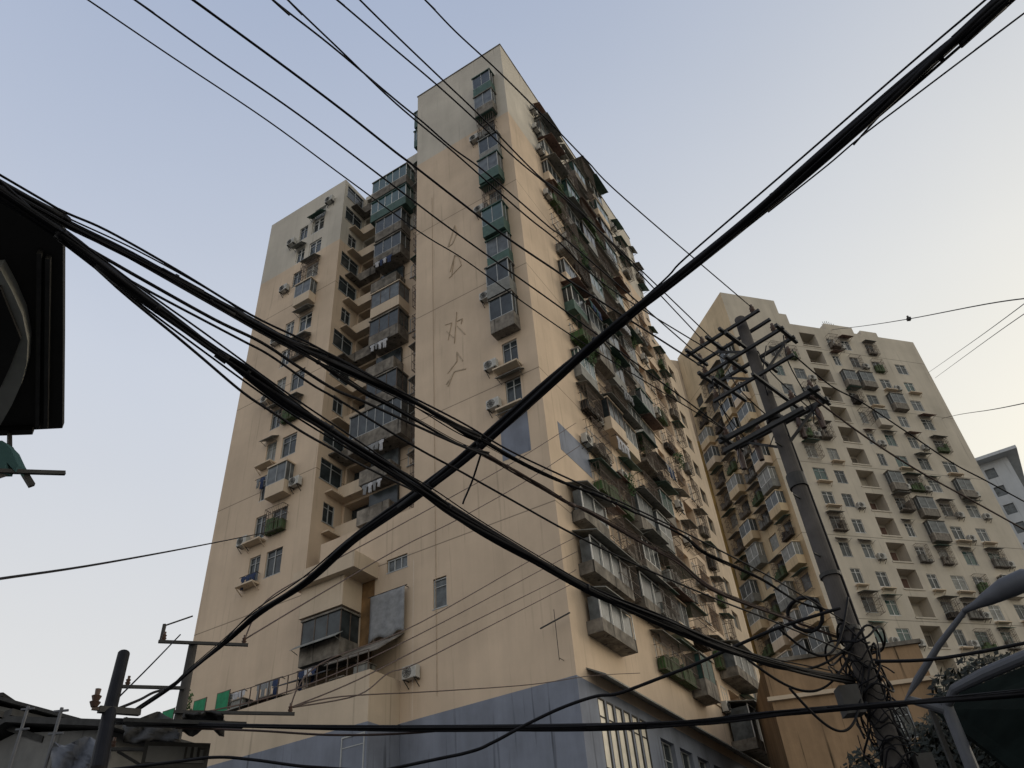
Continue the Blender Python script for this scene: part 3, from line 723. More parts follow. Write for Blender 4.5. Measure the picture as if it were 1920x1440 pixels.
MB().box(13.5, 17.5, .01, 5, 64.605, 65.6).build('roof_room', 'plaster_two', B)
MB().box(18.6, 21.0, .01, 5, 64.605, 65.3).build('roof_room', 'plaster_two', B)
bc = {}
for (x, w_, z, k, j) in win2:
    window(B, (x, .08, z-.7), 0, w_, 1.5, random.choice(GL+['glass_g']), random.choice(['frame', 'frame_w'])) if len([1 for _ in ()]) == 0 and (k < 15) else None
    rr = random.random()
    if k < 17:
        if rr < .24: awning(B, (x-.15, 0, z+1.25), 0, w_+.3, random.choice([.6, .9]), random.choice(['sheet', 'sheet', 'sheet_g', 'sheet_b']))
        elif rr < .54: cage(B, (x-.1, 0, z-1.0), 0, w_+.2, 1.9, random.choice([.5, .8]), 'bar', random.choice(['sheet', None, 'sheet_g']))
        elif rr < .72 and j > 1: bay(B, (x-.2, 0, z-1.3), 0, w_+.4, 2.3, .7, random.choice(['dirty', 'plaster_two']), 'glass_b')
        elif rr < .88: shelf(B, (x-.1, 0, z-.95), 0, w_+.2, .5)
        if random.random() < .30 and k < 15:
            cn = ['first', 'second', 'third', 'fourth', 'fifth', 'sixth'][j]
            ac_unit(Q2 + X2*(x+w_+.45) + Vector((0, 0, z-.9)), R2, f'air conditioner on the second tower, {cn} window column from the left, {ORD[k]} storey down', 'air conditioners on the second tower')
for k, z in enumerate(FZ):
    sill = MB().box(9.1, 11.5, -.07, .1, z-1.0, z-.855).build('balcony_sill', 'plaster_two', B)
    MB().box(9.4, 11.2, 1.34, 1.39, z-.85, z+.8).build('balcony_door', random.choice(['sheet_b', 'dirty', 'plaster_two']), B)
for j in range(4):
    for i, z in enumerate(FZ[1:18]):
        y = 1.0+2.8*j; rr = random.random()
        if rr < .5: cage(B, (0, y+1.6, z-1.0), R(-90), 1.8, 1.9, .6, 'bar', random.choice(['sheet', 'sheet_g', 'sheet']))
        elif rr < .93: bay(B, (0, y+1.7, z-1.3), R(-90), 2.0, 2.3, .9, random.choice(['plaster_ochre', 'plaster_plain', 'plaster_ochre', 'sheet']), random.choice(['glass_b', 'curtain', 'glass']), 'frame_w')
        MB().box(.1, .14, y+.03, y+1.37, z-.67, z+.77).build('side_window', random.choice(['glass', 'glass_b', 'curtain']), B)
# roof antenna
r_ = empty('roof_antenna', Q2 + X2*14.5 + Y2*1.0 + Vector((0, 0, 65.6)), R2)
mb = MB()
for i in range(6): mb.bar((i*.3, 0, 0), (i*.3, 0, 1.6-.1*abs(i-2)), .04)
mb.bar((-.3,0,.9),(1.9,0,.9),.04).build('rods', 'steel', r_); MB().bar((-1.2,0,.02),(2.6,0,.02),.05).build('base_rail', 'steel', r_)
tag(r_, 'comb of thin antenna rods on the second tower roof', 'antenna')

# third tower far right
r0 = ray(1884, 850); D3 = 125.0; Q3 = EYE + r0*(D3/math.hypot(r0.x, r0.y)); H3 = Q3.z; Q3.z = 0
B3 = empty('apartment_tower', Q3, R(-30))
tag(B3, 'distant pale grey tower with an overhanging flat roof at the right edge', 'building')
h3 = [(-3.6-3.4*j, -2.2-3.4*j, H3-3.2-3*k, H3-1.6-3*k, .3) for j in range(4) for k in range(14)]
mb = MB(); wall(mb, F2, -16, 0, 0, H3-.5, h3); mb.box(-16, -.003, .3, 14, 0, H3-.52)
wall(mb, lambda a, d, z: (-d, a, z), .0, 14, 0, H3-.5, [(1.6+3.6*j, 3.2+3.6*j, H3-3.2-3*k, H3-1.6-3*k, .3) for j in range(3) for k in range(14)])
mb.build('wall', 'plaster_far', B3)
MB().box(-17, 1.6, -1.6, 15, H3-.5, H3).build('roof_slab', 'plaster_far', B3)
for (a, b_, z0, z1, d) in h3: MB().box(a+.02, b_-.02, .2, .25, z0+.02, z1-.02).build('window', 'glass_b', B3)
for j in range(3):
    for k in range(14): MB().box(-.25, -.2, 1.62+3.6*j, 3.18+3.6*j, H3-3.18-3*k, H3-1.62-3*k).build('window', 'glass_b', B3)
MB().box(-8.5, -5.6, -.35, -.012, 2, H3-4).build('blue_grey_pier', 'plaster_blue', B3)  # pier in a darker blue-grey than the wall

# yellow block between the two towers
p = at_d(1335, 830, 84); HY = p.z; HT2 = at_d(1275, 684, 84).z; QY = p.copy(); QY.z = 0
BY = empty('apartment_block', QY, R(18.5)); tag(BY, 'narrow block squeezed between the two beige towers, ochre yellow below its plain top', 'building')
hy = [(.9+2.6*j-2.6, 2.2+2.6*j-2.6, HT2-3.2-2.8*k, HT2-1.9-2.8*k, .3) for j in range(4) for k in range(16)]
mb = MB(); wall(mb, F2, -6, 9, 0, HY, hy); wall(mb, lambda a, d, z: (-6+d, a, z), 0, 8, 0, HY); mb.build('wall', 'yellow', BY)
mb = MB(); wall(mb, F2, -6, 9, HY, HT2, hy); wall(mb, lambda a, d, z: (-6+d, a, z), 0, 8, HY, HT2); mb.quad((-6,0,HT2),(9,0,HT2),(9,8,HT2),(-6,8,HT2)); mb.build('upper_wall', 'plaster_plain', BY)
for (a, b_, z0, z1, d) in hy: MB().box(a+.02, b_-.02, .2, .24, z0+.02, z1-.02).build('window', 'glass', BY)

# low orange wall building in front of the second tower
p = at_d(1440, 1290, 44); QO = p.copy(); HO = p.z + 1.2; QO.z = 0
BO = empty('low_building', QO, R(-8)); tag(BO, 'low orange plastered building between the towers behind the concrete pole', 'building')
mb = MB(); wall(mb, F2, 0, 8, 0, HO, [(5.2, 6.4, HO-4.4, HO-2.9, .2)]); wall(mb, SD, 0, 8, 0, HO); wall(mb, lambda a, d, z: (8-d, a, z), 0, 8, 0, HO); mb.quad((0,0,HO),(8,0,HO),(8,8,HO),(0,8,HO)); mb.build('wall', 'orange', BO)
MB().box(-.2, 8.2, -.2, -.003, HO-1.9, HO-1.7).build('ledge', 'plaster_plain', BO)
MB().box(-.15, 8.15, -.15, .2, HO+.003, HO+.2).build('parapet', 'dirty', BO)
window(BO, (5.2, .1, HO-4.4), 0, 1.2, 1.5, 'glass')
#@@STREET
# ------------------------------------------------------------------ poles
def smooth(P, n=6):
    out = []
    for i in range(len(P)-1):
        p0 = P[max(i-1, 0)]; p1 = P[i]; p2 = P[i+1]; p3 = P[min(i+2, len(P)-1)]
        for j in range(n):
            t = j/n
            out.append(.5*((2*p1) + (p2-p0)*t + (2*p0-5*p1+4*p2-p3)*t*t + (3*p1-p0-3*p2+p3)*t*t*t))
    out.append(P[-1]); return out
def pole(name, base, h_, r0_, r1_, mt='concrete'):
    r_ = empty(name, base)
    MB().tube([(0,0,0),(0,0,h_*.5),(0,0,h_)], [r0_, (r0_+r1_)/2, r1_], 20).build('shaft', mt, r_, smooth=False)
    return r_
PR = at_d(1490, 890, 10.0); PR.z = 0
pr = pole('utility_pole', PR, 10.05, .135, .085)
tag(pr, 'concrete utility pole with stacked steel crossarms in front of the second tower', 'utility pole')
def insul(mb, p, s_=1.):
    p = Vector(p)
    mb.tube([p, p+Vector((0,0,.05))*s_, p+Vector((0,0,.06))*s_, p+Vector((0,0,.11))*s_, p+Vector((0,0,.12))*s_, p+Vector((0,0,.18))*s_], [.03*s_, .055*s_, .03*s_, .05*s_, .025*s_, .03*s_], 10)
CD = Vector((math.sin(R(133)), math.cos(R(133)), 0)); CP = Vector((CD.y, -CD.x, 0))   # crossarm direction and its normal
def arm(parent, zc, l0, l1, off, wdt=.045, ins=(), d=CD):
    pz = Vector((0, 0, zc)); o_ = Vector((d.y, -d.x, 0))*off
    a = MB().bar(pz + o_ - d*l0, pz + o_ + d*l1, wdt, wdt).build('crossarm', 'steel', parent)
    for t in ins:
        mb = MB(); insul(mb, pz + o_ + d*t + Vector((0,0,wdt/2)), .85); mb.build('insulator', 'ceramic', a)
    return a
arm(pr, 9.85, 1.0, .40, -.16, ins=(-.92, -.55)); arm(pr, 9.85, 1.0, .40, .16, ins=(-.65, .3))
arm(pr, 9.3, .90, .65, -.16, ins=(-.82, -.4, .55)); arm(pr, 9.3, .85, .65, .16, ins=(-.75, .5))
arm(pr, 8.75, .75, .65, .18, ins=(-.68, .6))
arm(pr, 8.05, .80, .75, -.17, .065, ins=(-.7, -.35, .65)); arm(pr, 8.05, .85, .80, .17, .065, ins=(-.7, .4, .7)); arm(pr, 7.78, .75, .55, .3, .06)
mb = MB()
for z, l in ((9.85, .9), (9.3, .8), (8.05, .75), (8.05, -.7), (9.3, -.6), (9.3, .3), (9.85, .25), (9.85, .5)):
    mb.bar(Vector((0,0,z)) - CD*l + CP*-.3, Vector((0,0,z)) - CD*l + CP*.3, .05)
for z, l in ((9.85, .6), (9.3, .6), (9.3, -.5), (8.05, .6), (8.05, -.6)):
    mb.bar(Vector((0,0,z)) - CD*l - CP*.16, Vector((0,0,z-.5)), .035)
mb.bar(Vector((0,0,9.35)) - CP*.75, Vector((0,0,9.35)) + CP*.7, .045).bar(Vector((0,0,8.5)) - CP*.7 + CD*.14, Vector((0,0,8.5)) + CP*.6+CD*.14, .045).bar(Vector((0,0,8.9))-CD*.5 - CP*.4, Vector((0,0,8.9))-CD*.5 + CP*.5, .05)
mb.build('brace', 'steel', pr)
for t in (-.75, -.45, .25, .55):
    mb = MB(); a_ = Vector((0,0,8.0)) + CD*t - CP*.17; mb.tube([a_, a_ - Vector((0,0,.12)), a_ - Vector((0,0,.34))], [.03, .05, .04], 8); mb.build('drop_insulator', 'ceramic', pr)
for t, u in ((-.75, -.5), (-.45, .1), (.25, -.2), (.55, .5), (-.6, -.75), (.1, .6)):
    a_ = Vector((0,0,9.3)) + CD*t; b2 = Vector((0,0,7.7)) + CD*u
    MB().tube(smooth([a_, a_.lerp(b2, .3) + CP*.18 - Vector((0,0,.15)), a_.lerp(b2, .7) - CP*.12 - Vector((0,0,.1)), b2], 5), .009, 5).build('jumper_wire', 'cable', pr)
MB().tube([(0,0,6.9),(0,0,7.1)], .125, 16).build('pole_band', 'steel', pr)
for k_ in range(9):
    z = 4.6 + k_*.42; sg = 1 if k_ % 2 else -1
    MB().bar(Vector((0,0,z)), Vector((0,0,z)) + CP*sg*.26, .018).build('step_iron', 'steel', pr)
MB().tube([(.13,-.02,3),(.125,-.02,5.5),(.10,-.02,8)], .016, 6).build('riser_pipe', 'cable', pr)
MB().box(-.42, -.21, -.22, -.02, 3.95, 4.25).build('switch_box', 'steel', pr)
for z in (4.9, 5.6, 8.0): MB().tube([(0,0,z),(0,0,z+.05)], .13, 16).build('pole_band', 'steel', pr)
# left pole
PL = at_d(345, 1300, 15.0); PL.z = 0
hl = at_d(362, 1205, 15.0).z
pl = pole('utility_pole', PL, hl, .15, .075, 'dark_concrete')
tag(pl, 'concrete utility pole at the left corner of the tower, with small bent crossarms', 'utility pole')
CL = Vector((math.sin(R(70)), math.cos(R(70)), 0))
for z, l0, l1 in ((hl-.05, .58, .95), (hl-.85, 1.0, .0), (hl-1.25, .1, 1.9), (hl-1.85, 1.0, .2)):
    arm(pl, z, l0, l1, .12, .05, ins=[t for t in (-l0+.08, l1-.08) if abs(t) > .3], d=CL)
MB().bar(Vector((0,0,hl-2.3)), Vector((0,0,hl-1.85)) - CL*.85, .04).build('brace', 'steel', pl)
mb = MB(); mb.bar(-CL*.55 + Vector((0,0,hl)), -CL*.55 + Vector((0,0,hl+.32)), .05); mb.bar(-CL*.53+Vector((0,0,hl+.3)), -CL*.1+Vector((0,0,hl+.5)), .022)
mb.build('insulator_bracket', 'steel', pl)
MB().tube([(-.1,-.15,hl-3.1),(-.1,-.15,hl-2.3)], .17, 12).build('transformer_drum', 'lamp', pl)
# thick stub pole leaning against the sky
a = at_d(184, 1440, 11.5); b_ = at_d(232, 1226, 12.5); c_ = Vector((a.x, a.y, a.z))
r_ = empty('stub_pole', Vector((a.x, a.y, 0)))
MB().tube([Vector((0,0,0)), a-Vector((a.x,a.y,0)), at_d(206, 1332, 12.0)-Vector((a.x,a.y,0)), b_-Vector((a.x,a.y,0))], [.11,.10,.088,.083], 16).build('shaft', 'cable', r_)
MB().bar(at_d(185, 1330, 11.9)-Vector((a.x,a.y,0)), at_d(262, 1336, 12.1)-Vector((a.x,a.y,0)), .08).build('crossarm', 'steel', r_)
mb = MB(); insul(mb, at_d(176, 1326, 11.9)-Vector((a.x,a.y,0)), 1.3); mb.bar(at_d(172, 1328, 11.9)-Vector((a.x,a.y,0)), at_d(190, 1330, 11.9)-Vector((a.x,a.y,0)), .04); mb.build('insulator', 'ceramic', r_)
tag(r_, 'thick dark leaning stub pole above the low roofs at lower left', 'pole')

# ------------------------------------------------------------------ cables
def span(pts, z0, z1, ext0=0, ext1=0):
    """a hanging line: every point lies in the one vertical plane through its two ends"""
    A_ = z0 if isinstance(z0, Vector) else at_z(pts[0][0], pts[0][1], z0)
    B_ = z1 if isinstance(z1, Vector) else at_z(pts[-1][0], pts[-1][1], z1)
    n = Vector((B_.y-A_.y, A_.x-B_.x, 0)).normalized()
    P = [A_] + [on_plane(x, y, A_, n) for x, y in pts[1:-1]] + [B_]
    if ext0: P = [A_ + (A_-P[1]).normalized()*ext0] + P
    if ext1: P = P + [B_ + (B_-P[-2]).normalized()*ext1]
    return smooth(P)
def cable(name, label, pts, z0, z1, r_, mt='cable', ext=(0, 0), cat='cable', group=None, strands=0, wob=0., taper=1.):
    P = span(pts, z0, z1, *ext)
    mb = MB()
    if not strands: mb.tube(P, r_, 6)
    else:
        strands += 3; L_ = len(P)
        for s_ in range(strands):
            ph = 2*math.pi*s_/strands; loose = s_ >= strands-2
            rr = r_*(random.uniform(.35, .72) if s_ else 0); tw = random.uniform(.02, .09); k1 = random.uniform(.15, .4); k2 = random.uniform(.05, .12)
            Q = []
            for i, p in enumerate(P):
                t = (P[min(i+1, L_-1)]-P[max(i-1, 0)]).normalized(); sd_ = t.cross(Vector((0,0,1))).normalized(); up = sd_.cross(t)
                a = ph + i*tw; jit = (wob + r_*.16)*math.sin(i*k1+ph*2)
                tp_ = taper + (1-taper)*min(1, i/(L_*.45))
                if loose: jit += r_*(.45*math.sin(i*k2+ph)**2)
                Q.append(p + (sd_*math.cos(a)*(rr+jit) + up*math.sin(a)*(rr+jit))*tp_)
            q0 = r_*(random.uniform(.12, .2) if loose else random.uniform(.30, .52))
            mb.tube(Q, [q0*(taper + (1-taper)*min(1, i/(L_*.45))) for i in range(L_)], 6)
        for _ in range(3):
            i = random.randint(6, max(7, len(P)-12)); n2 = random.randint(2, 4)
            mb.tube([P[k_] + Vector((0, 0, -r_*.25)) for k_ in range(i, min(i+n2, len(P)))], r_*.8*(taper + (1-taper)*min(1, i/(len(P)*.45))), 8)
        i = 5
        while i < len(P)-5:                                 # tape lashings
            t = (P[i+1]-P[i]).normalized(); mb.tube([P[i]-t*.012, P[i]+t*.012], r_*.85*(taper + (1-taper)*min(1, i/(len(P)*.45))), 8); i += random.randint(9, 17)
    o = mb.build(name, mt, smooth=True)
    return tag(o, label, cat, group)
GT = 'thin wires strung from the crossarm pole over the street'
zt = 9.6
top = [
 ('uppermost thin wire, grazing the roof corner of the main tower and ending above the crossarms', [(700,-95),(797,0),(855,60),(937,136),(1034,233),(1101,302),(1173,374),(1260,459),(1352,548),(1425,640)], 9.4, .011),
 ('second thin wire from the top, crossing the grey upper wall and the right face', [(580,-95),(675,0),(740,64),(832,152),(902,219),(1007,327),(1090,398),(1155,453),(1206,490),(1242,522),(1320,587),(1364,623)], 9.35, .012),
 ('third thin wire from the top, joining its neighbour at the narrow window column', [(520,-90),(632,0),(740,92),(819,159),(895,228),(970,300),(1100,410),(1224,526),(1309,600),(1345,631)], 9.3, .012),
 ('twin wire meeting its neighbour in the sky left of the tower roof', [(425,-78),(512,0),(620,85),(740,186),(794,230),(848,277),(913,325),(1029,425),(1076,462),(1150,515),(1220,571),(1292,628),(1318,650)], 9.25, .013),
 ('wire starting beside the twin wire and sagging below it on the right face', [(452,-90),(540,0),(640,96),(740,192),(848,283),(942,366),(993,410),(1047,453),(1150,545),(1220,614),(1281,659),(1330,690)], 8.8, .012),
 ('thicker wire passing the top left corner of the tower', [(262,-72),(362,0),(520,115),(640,205),(740,284),(776,311),(866,381),(957,450),(1043,508),(1094,544),(1200,625),(1300,700),(1367,731)], 8.8, .017),
 ('wire crossing the notch between wing roof and tower', [(150,-72),(253,0),(400,105),(560,215),(740,350),(827,416),(917,481),(1050,576),(1099,612),(1230,700),(1330,765),(1390,805)], 7.85, .013),
 ('leftmost thin wire, touching the roof corner of the left wing', [(60,-70),(165,0),(320,105),(500,225),(650,335),(787,435),(859,479),(920,522),(1000,580),(1120,660),(1250,745),(1380,812),(1427,812)], 7.75, .010)]
def ins_at(z, off, t): return PR + Vector((0, 0, z+.14)) + CD*t + Vector((CD.y, -CD.x, 0))*off
ends = [ins_at(9.85, .16, .3), ins_at(9.85, .16, -.65), ins_at(9.85, -.16, -.55), ins_at(9.85, -.16, -.92), ins_at(9.3, -.16, -.4), ins_at(9.3, .16, -.75), ins_at(8.05, .17, -.7), ins_at(8.05, -.17, -.7)]
def proj(P):
    c_ = AX.transposed() @ (P - EYE); return 960 + c_.x/c_.z*FPX, 720 + c_.y/c_.z*FPX
for (lb, pts, z1, rr), en in zip(top, ends):
    ex, ey = proj(en)
    pts = [p_ for p_ in pts[:-1] if math.hypot(p_[0]-ex, p_[1]-ey) > 260] + [pts[-1]]
    cable('overhead_wire', lb, pts, zt, en, rr*.8, ext=(8, 0), cat='wire', group=GT)

# thick bundle rising from lower left to the upper right corner
DG = [(255,1331),(320,1287),(352,1261),(422,1204),(480,1152),(576,1089),(671,1006),(790,920),(900,833),(1060,690),(1130,630),(1240,543),(1400,414),(1500,330),(1650,202),(1760,105),(1880,0),(2010,-118)]
cable('cable_bundle', 'thick black cable bundle rising from lower left to the upper right corner', DG, 5.55, 7.0, .057, ext=(0, 10), strands=7, wob=.006, taper=.5, cat='cable bundle')
cable('overhead_wire', 'single wire running just above the thick rising bundle', [(1085,668),(1240,530),(1287,482),(1472,323),(1706,120),(1857,-8),(1960,-95)], 6.5, 7.2, .009, ext=(0, 8), cat='wire')
cable('overhead_wire', 'thin wire leaving the underside of the rising bundle towards the right edge', [(1440,398),(1550,311),(1616,255),(1720,176),(1920,25),(2000,-35)], 6.6, 6.9, .007, ext=(0, 8), cat='wire')
cable('overhead_wire', 'short slack wire tying the bundle to the wire below it', [(1600,272),(1650,216),(1706,160)], 6.7, 6.8, .008, cat='wire')

# bundles coming from the dark canopy at left
GB = 'cable bundles fanning out from the left canopy'
zl = 5.9
cable('cable_bundle', 'upper heavy bundle from the left edge crossing the rising bundle at the tower', [(0,345),(120,412),(250,478),(400,560),(470,601),(547,642),(613,672),(713,722),(780,756),(860,803),(897,822)], zl, 5.95, .034, ext=(4, 0), strands=6, wob=.008, cat='cable bundle', group=GB)
cable('overhead_wire', 'thin wire running close above the upper heavy bundle', [(0,328),(110,392),(200,432),(330,505),(470,590),(577,642),(700,708),(860,789),(950,842),(1050,890),(1200,958),(1330,1022),(1450,1085),(1568,1135)], 6.0, PR + Vector((0,-.1,4.95)), .009, ext=(4, 0), cat='wire', group=GB)
cable('cable_bundle', 'second dark strand under the upper heavy bundle', [(0,352),(160,440),(300,512),(440,590),(560,656),(613,690),(680,732),(730,758),(857,831),(915,850)], 5.85, 5.85, .022, ext=(4, 0), strands=3, wob=.005, cat='cable bundle', group=GB)
cable('overhead_wire', 'middle wire between the two heavy bundles', [(120,440),(260,520),(400,598),(490,642),(563,690),(627,730),(680,752),(747,783),(860,834),(915,855)], 5.8, 5.8, .012, ext=(4, 0), cat='wire', group=GB)
cable('overhead_wire', 'slender wire below the middle wire, continuing down to the concrete pole', [(120,450),(260,535),(400,610),(457,640),(507,667),(583,720),(640,753),(777,837),(860,882),(962,939),(1072,1000),(1200,1062),(1340,1122),(1450,1165),(1585,1200)], 5.8, PR + Vector((0,-.1,4.55)), .010, ext=(4, 0), cat='wire', group=GB)
cable('cable_bundle', 'lower heaviest bundle sagging from the left edge to the concrete pole at right', [(0,360),(120,442),(250,545),(380,640),(450,690),(540,755),(620,806),(700,858),(790,917),(870,970),(1000,1044),(1120,1112),(1240,1163),(1360,1215),(1480,1252),(1600,1275)], 5.75, 4.35, .040, ext=(4, 0), strands=7, wob=.010, cat='cable bundle', group=GB)
cable('overhead_wire', 'lowest loose wire hanging under the lower heavy bundle', [(100,430),(230,548),(330,630),(380,672),(457,737),(517,777),(567,810),(620,840),(680,873),(780,922)], 5.7, 5.45, .010, ext=(4, 0), cat='wire', group=GB)
cable('cable_bundle', 'bundle continuing right from the crossing over the corner of the tower', [(897,822),(984,870),(1056,903),(1121,928),(1193,961),(1280,1004),(1323,1037),(1423,1083),(1500,1130),(1580,1150)], 5.95, 5.2, .020, strands=3, wob=.006, cat='cable bundle')
cable('cable_bundle', 'brown twin cable below the right-hand continuation, over the barred balcony', [(897,845),(962,881),(1013,910),(1067,943),(1103,958),(1217,1023),(1273,1053),(1337,1103),(1460,1153),(1590,1200)], 5.85, 4.9, .026, mt='cable_b', strands=3, wob=.006, cat='cable bundle')
for n_, (dx, dy) in enumerate(((6, -14), (-4, 15))):
    cable('overhead_wire', ['fine wire just above the lower heavy bundle', 'fine wire just below the lower heavy bundle', 'second fine wire sagging below the lower heavy bundle'][n_], [(x+dx*math.sin(x*.004), y+dy*(.3+.7*math.sin(math.pi*min(1, x/900.)))) for x, y in ((0,360),(120,442),(250,545),(380,640),(540,755),(700,858),(870,970),(1120,1112),(1360,1215),(1560,1262))], 5.75, 4.5, .007, ext=(4, 0), cat='wire', group=GB)
for n_, dy in enumerate((14,)):
    cable('overhead_wire', ['fine wire just under the upper heavy bundle', 'lower of two fine wires under the upper heavy bundle'][n_], [(x, y+dy*math.sin(math.pi*x/900.)) for x, y in ((0,345),(120,412),(250,478),(400,560),(547,642),(713,722),(860,803),(897,822))], 5.9, 5.9, .006, ext=(4, 0), cat='wire', group=GB)
cable('overhead_wire', 'short tail wire dangling below the crossing of the bundles', [(902,850),(886,900),(870,938),(868,945)], 5.9, at_d(868, 945, 7.2), .010, cat='wire')
# horizontal cable along the bottom
cable('cable_bundle', 'thick level black cable stretched across the bottom of the view', [(215,1352),(330,1357),(500,1361),(800,1364),(1100,1362),(1300,1354),(1450,1337),(1600,1324),(1750,1313),(1920,1300),(2050,1288)], 5.3, 3.75, .042, ext=(0, 6), strands=4, wob=.005, cat='cable bundle')
cable('overhead_wire', 'dark wire climbing from the blue-grey wall to the concrete pole', [(740,1440),(876,1411),(924,1392),(984,1360),(1051,1328),(1115,1306),(1160,1300),(1233,1273),(1300,1247),(1367,1217),(1460,1177),(1575,1140)], 3.9, 4.85, .018, ext=(5, 0), cat='wire')
cable('overhead_wire', 'loose brown wire sagging beside the level cable at left', [(330,1365),(480,1370),(620,1378),(760,1375),(900,1362)], 5.1, 4.4, .014, mt='cable_b', cat='wire')
cable('overhead_wire', 'black wire curving up from the lower left sign towards the level cable', [(300,1432),(400,1420),(470,1424),(560,1436),(640,1442)], 4.3, 4.1, .018, ext=(3, 3), cat='wire')
# thin wires crossing the lower left face
GW = 'faint wires running from the left pole across the lower left face'
nR = UA
def on_r(x, y, off=-1.15): return on_plane(x, y, C0 + UA*off, UA)
PLA = PL + Vector((0, 0, hl+.05)) + CL*.87 + Vector((CL.y,-CL.x,0))*.12
PLB = PL + Vector((0, 0, hl-1.15)) + CL*1.8 + Vector((CL.y,-CL.x,0))*.12
for lb, pts, s_, e_ in (
 ('highest faint wire from the left pole across the left face', [(392,1200),(500,1126),(607,1062),(760,979),(962,867),(1080,793)], PLA, on_r(1080, 793)),
 ('faint wire just under the highest one on the left face', [(385,1214),(607,1110),(760,1022),(860,973),(991,899),(1088,835)], PLA, on_r(1088, 835)),
 ('faint wire ending at the barred balcony below the grey panel', [(420,1300),(600,1245),(783,1170),(991,1053),(1076,1009)], PLB, on_r(1076, 1009)),
 ('faint wire below the barred balcony wire', [(300,1330),(560,1290),(783,1191),(1020,1066),(1082,1034)], PL + Vector((0, 0, hl-1.3)) - CL*.0, on_r(1082, 1034)),
 ('faint wire passing below the small square window', [(500,1330),(670,1275),(818,1200),(1055,1082),(1080,1068)], PLB, on_r(1080, 1068)),
 ('lowest faint slanting wire, over the terrace corner', [(500,1340),(672,1303),(729,1262),(783,1243),(930,1168),(1076,1093)], PLB, on_r(1076, 1093)),
 ('nearly level faint wire over the blue-grey wall', [(470,1315),(640,1306),(820,1296),(1000,1283),(1110,1267),(1200,1262)], PLB, on_r(1200, 1262))):
    o = cable('overhead_wire', lb, pts, s_, e_, .014, mt='cable_b', cat='wire', group=GW)
cable('overhead_wire', 'single wire running from the left edge into the wing of the tower', [(-40,1091),(0,1085),(200,1055),(400,1018),(520,994)], 6.9, on_plane(520, 994, C0, UB), .022, ext=(6, 0), cat='wire')
cable('overhead_wire', 'thin stay wire from the leaning stub pole up to the left pole arm', [(222,1308),(280,1250),(338,1190)], at_d(222, 1308, 12.2), at_d(338, 1190, 14.6), .012, cat='wire')
cable('overhead_wire', 'slack wire from the stub pole to the left pole', [(218,1330),(262,1312),(292,1297),(330,1290)], at_d(218, 1330, 12.2), at_d(330, 1290, 14.8), .02, cat='wire')
# right-hand wires
GR = 'thin wires in the sky at the right edge'
cable('overhead_wire', 'upper sky wire with a small clamp, right of the second tower roof', [(1560,618),(1620,611),(1704,598),(1850,570),(1960,555)], on_plane(1560, 618, Q2, Y2), at_z(1960, 555, 22), .03, ext=(0, 8), cat='wire', group=GR)
o = MB().box(-.12,.12,-.12,.12,-.1,.1).box(-.05,.05,-.05,.05,.1,.28).build('wire_clamp', 'steel', loc=span([(1560,618),(1704,598),(1960,555)], on_plane(1560, 618, Q2, Y2), at_z(1960, 555, 22))[6]); tag(o, 'small dark clamp on the sky wire right of the second tower', 'clamp')
cable('overhead_wire', 'steeper faint wire leaving the second tower edge, upper of the pair', [(1743,697),(1830,636),(1940,555)], on_plane(1743, 697, Q2 + X2*(W2+.02), X2), at_z(1940, 555, 22), .018, ext=(2.5, 6), cat='wire', group=GR)
cable('overhead_wire', 'steeper faint wire leaving the second tower edge, lower of the pair', [(1757,706),(1850,638),(1940,575)], on_plane(1757, 706, Q2 + X2*(W2+.02), X2), at_z(1940, 575, 22), .018, ext=(2.5, 6), cat='wire', group=GR)
cable('overhead_wire', 'faint wire meeting the right edge halfway down', [(1765,785),(1800,777),(1860,768),(1950,750)], on_plane(1765, 785, Q2 + X2*(W2+.02), X2), at_z(1950, 750, 18), .022, ext=(2.5, 6), cat='wire', group=GR)
cable('overhead_wire', 'wire drooping from the upper crossarm to the right over the second tower', [(1484,662),(1556,722),(1617,755),(1700,810),(1786,868),(1850,902),(1960,962)], 9.0, 7.2, .012, ext=(0, 6), cat='wire')
cable('overhead_wire', 'wire drooping from the lower crossarm to the right over the second tower', [(1520,742),(1556,770),(1633,826),(1724,884),(1820,937),(1960,1015)], 7.8, 6.6, .014, mt='cable_b', ext=(0, 6), cat='wire')
cable('overhead_wire', 'black wire from the concrete pole to the right edge above the street lamp arm', [(1640,1240),(1740,1237),(1850,1220),(1960,1198)], 4.4, 4.2, .018, ext=(0, 6), cat='wire')
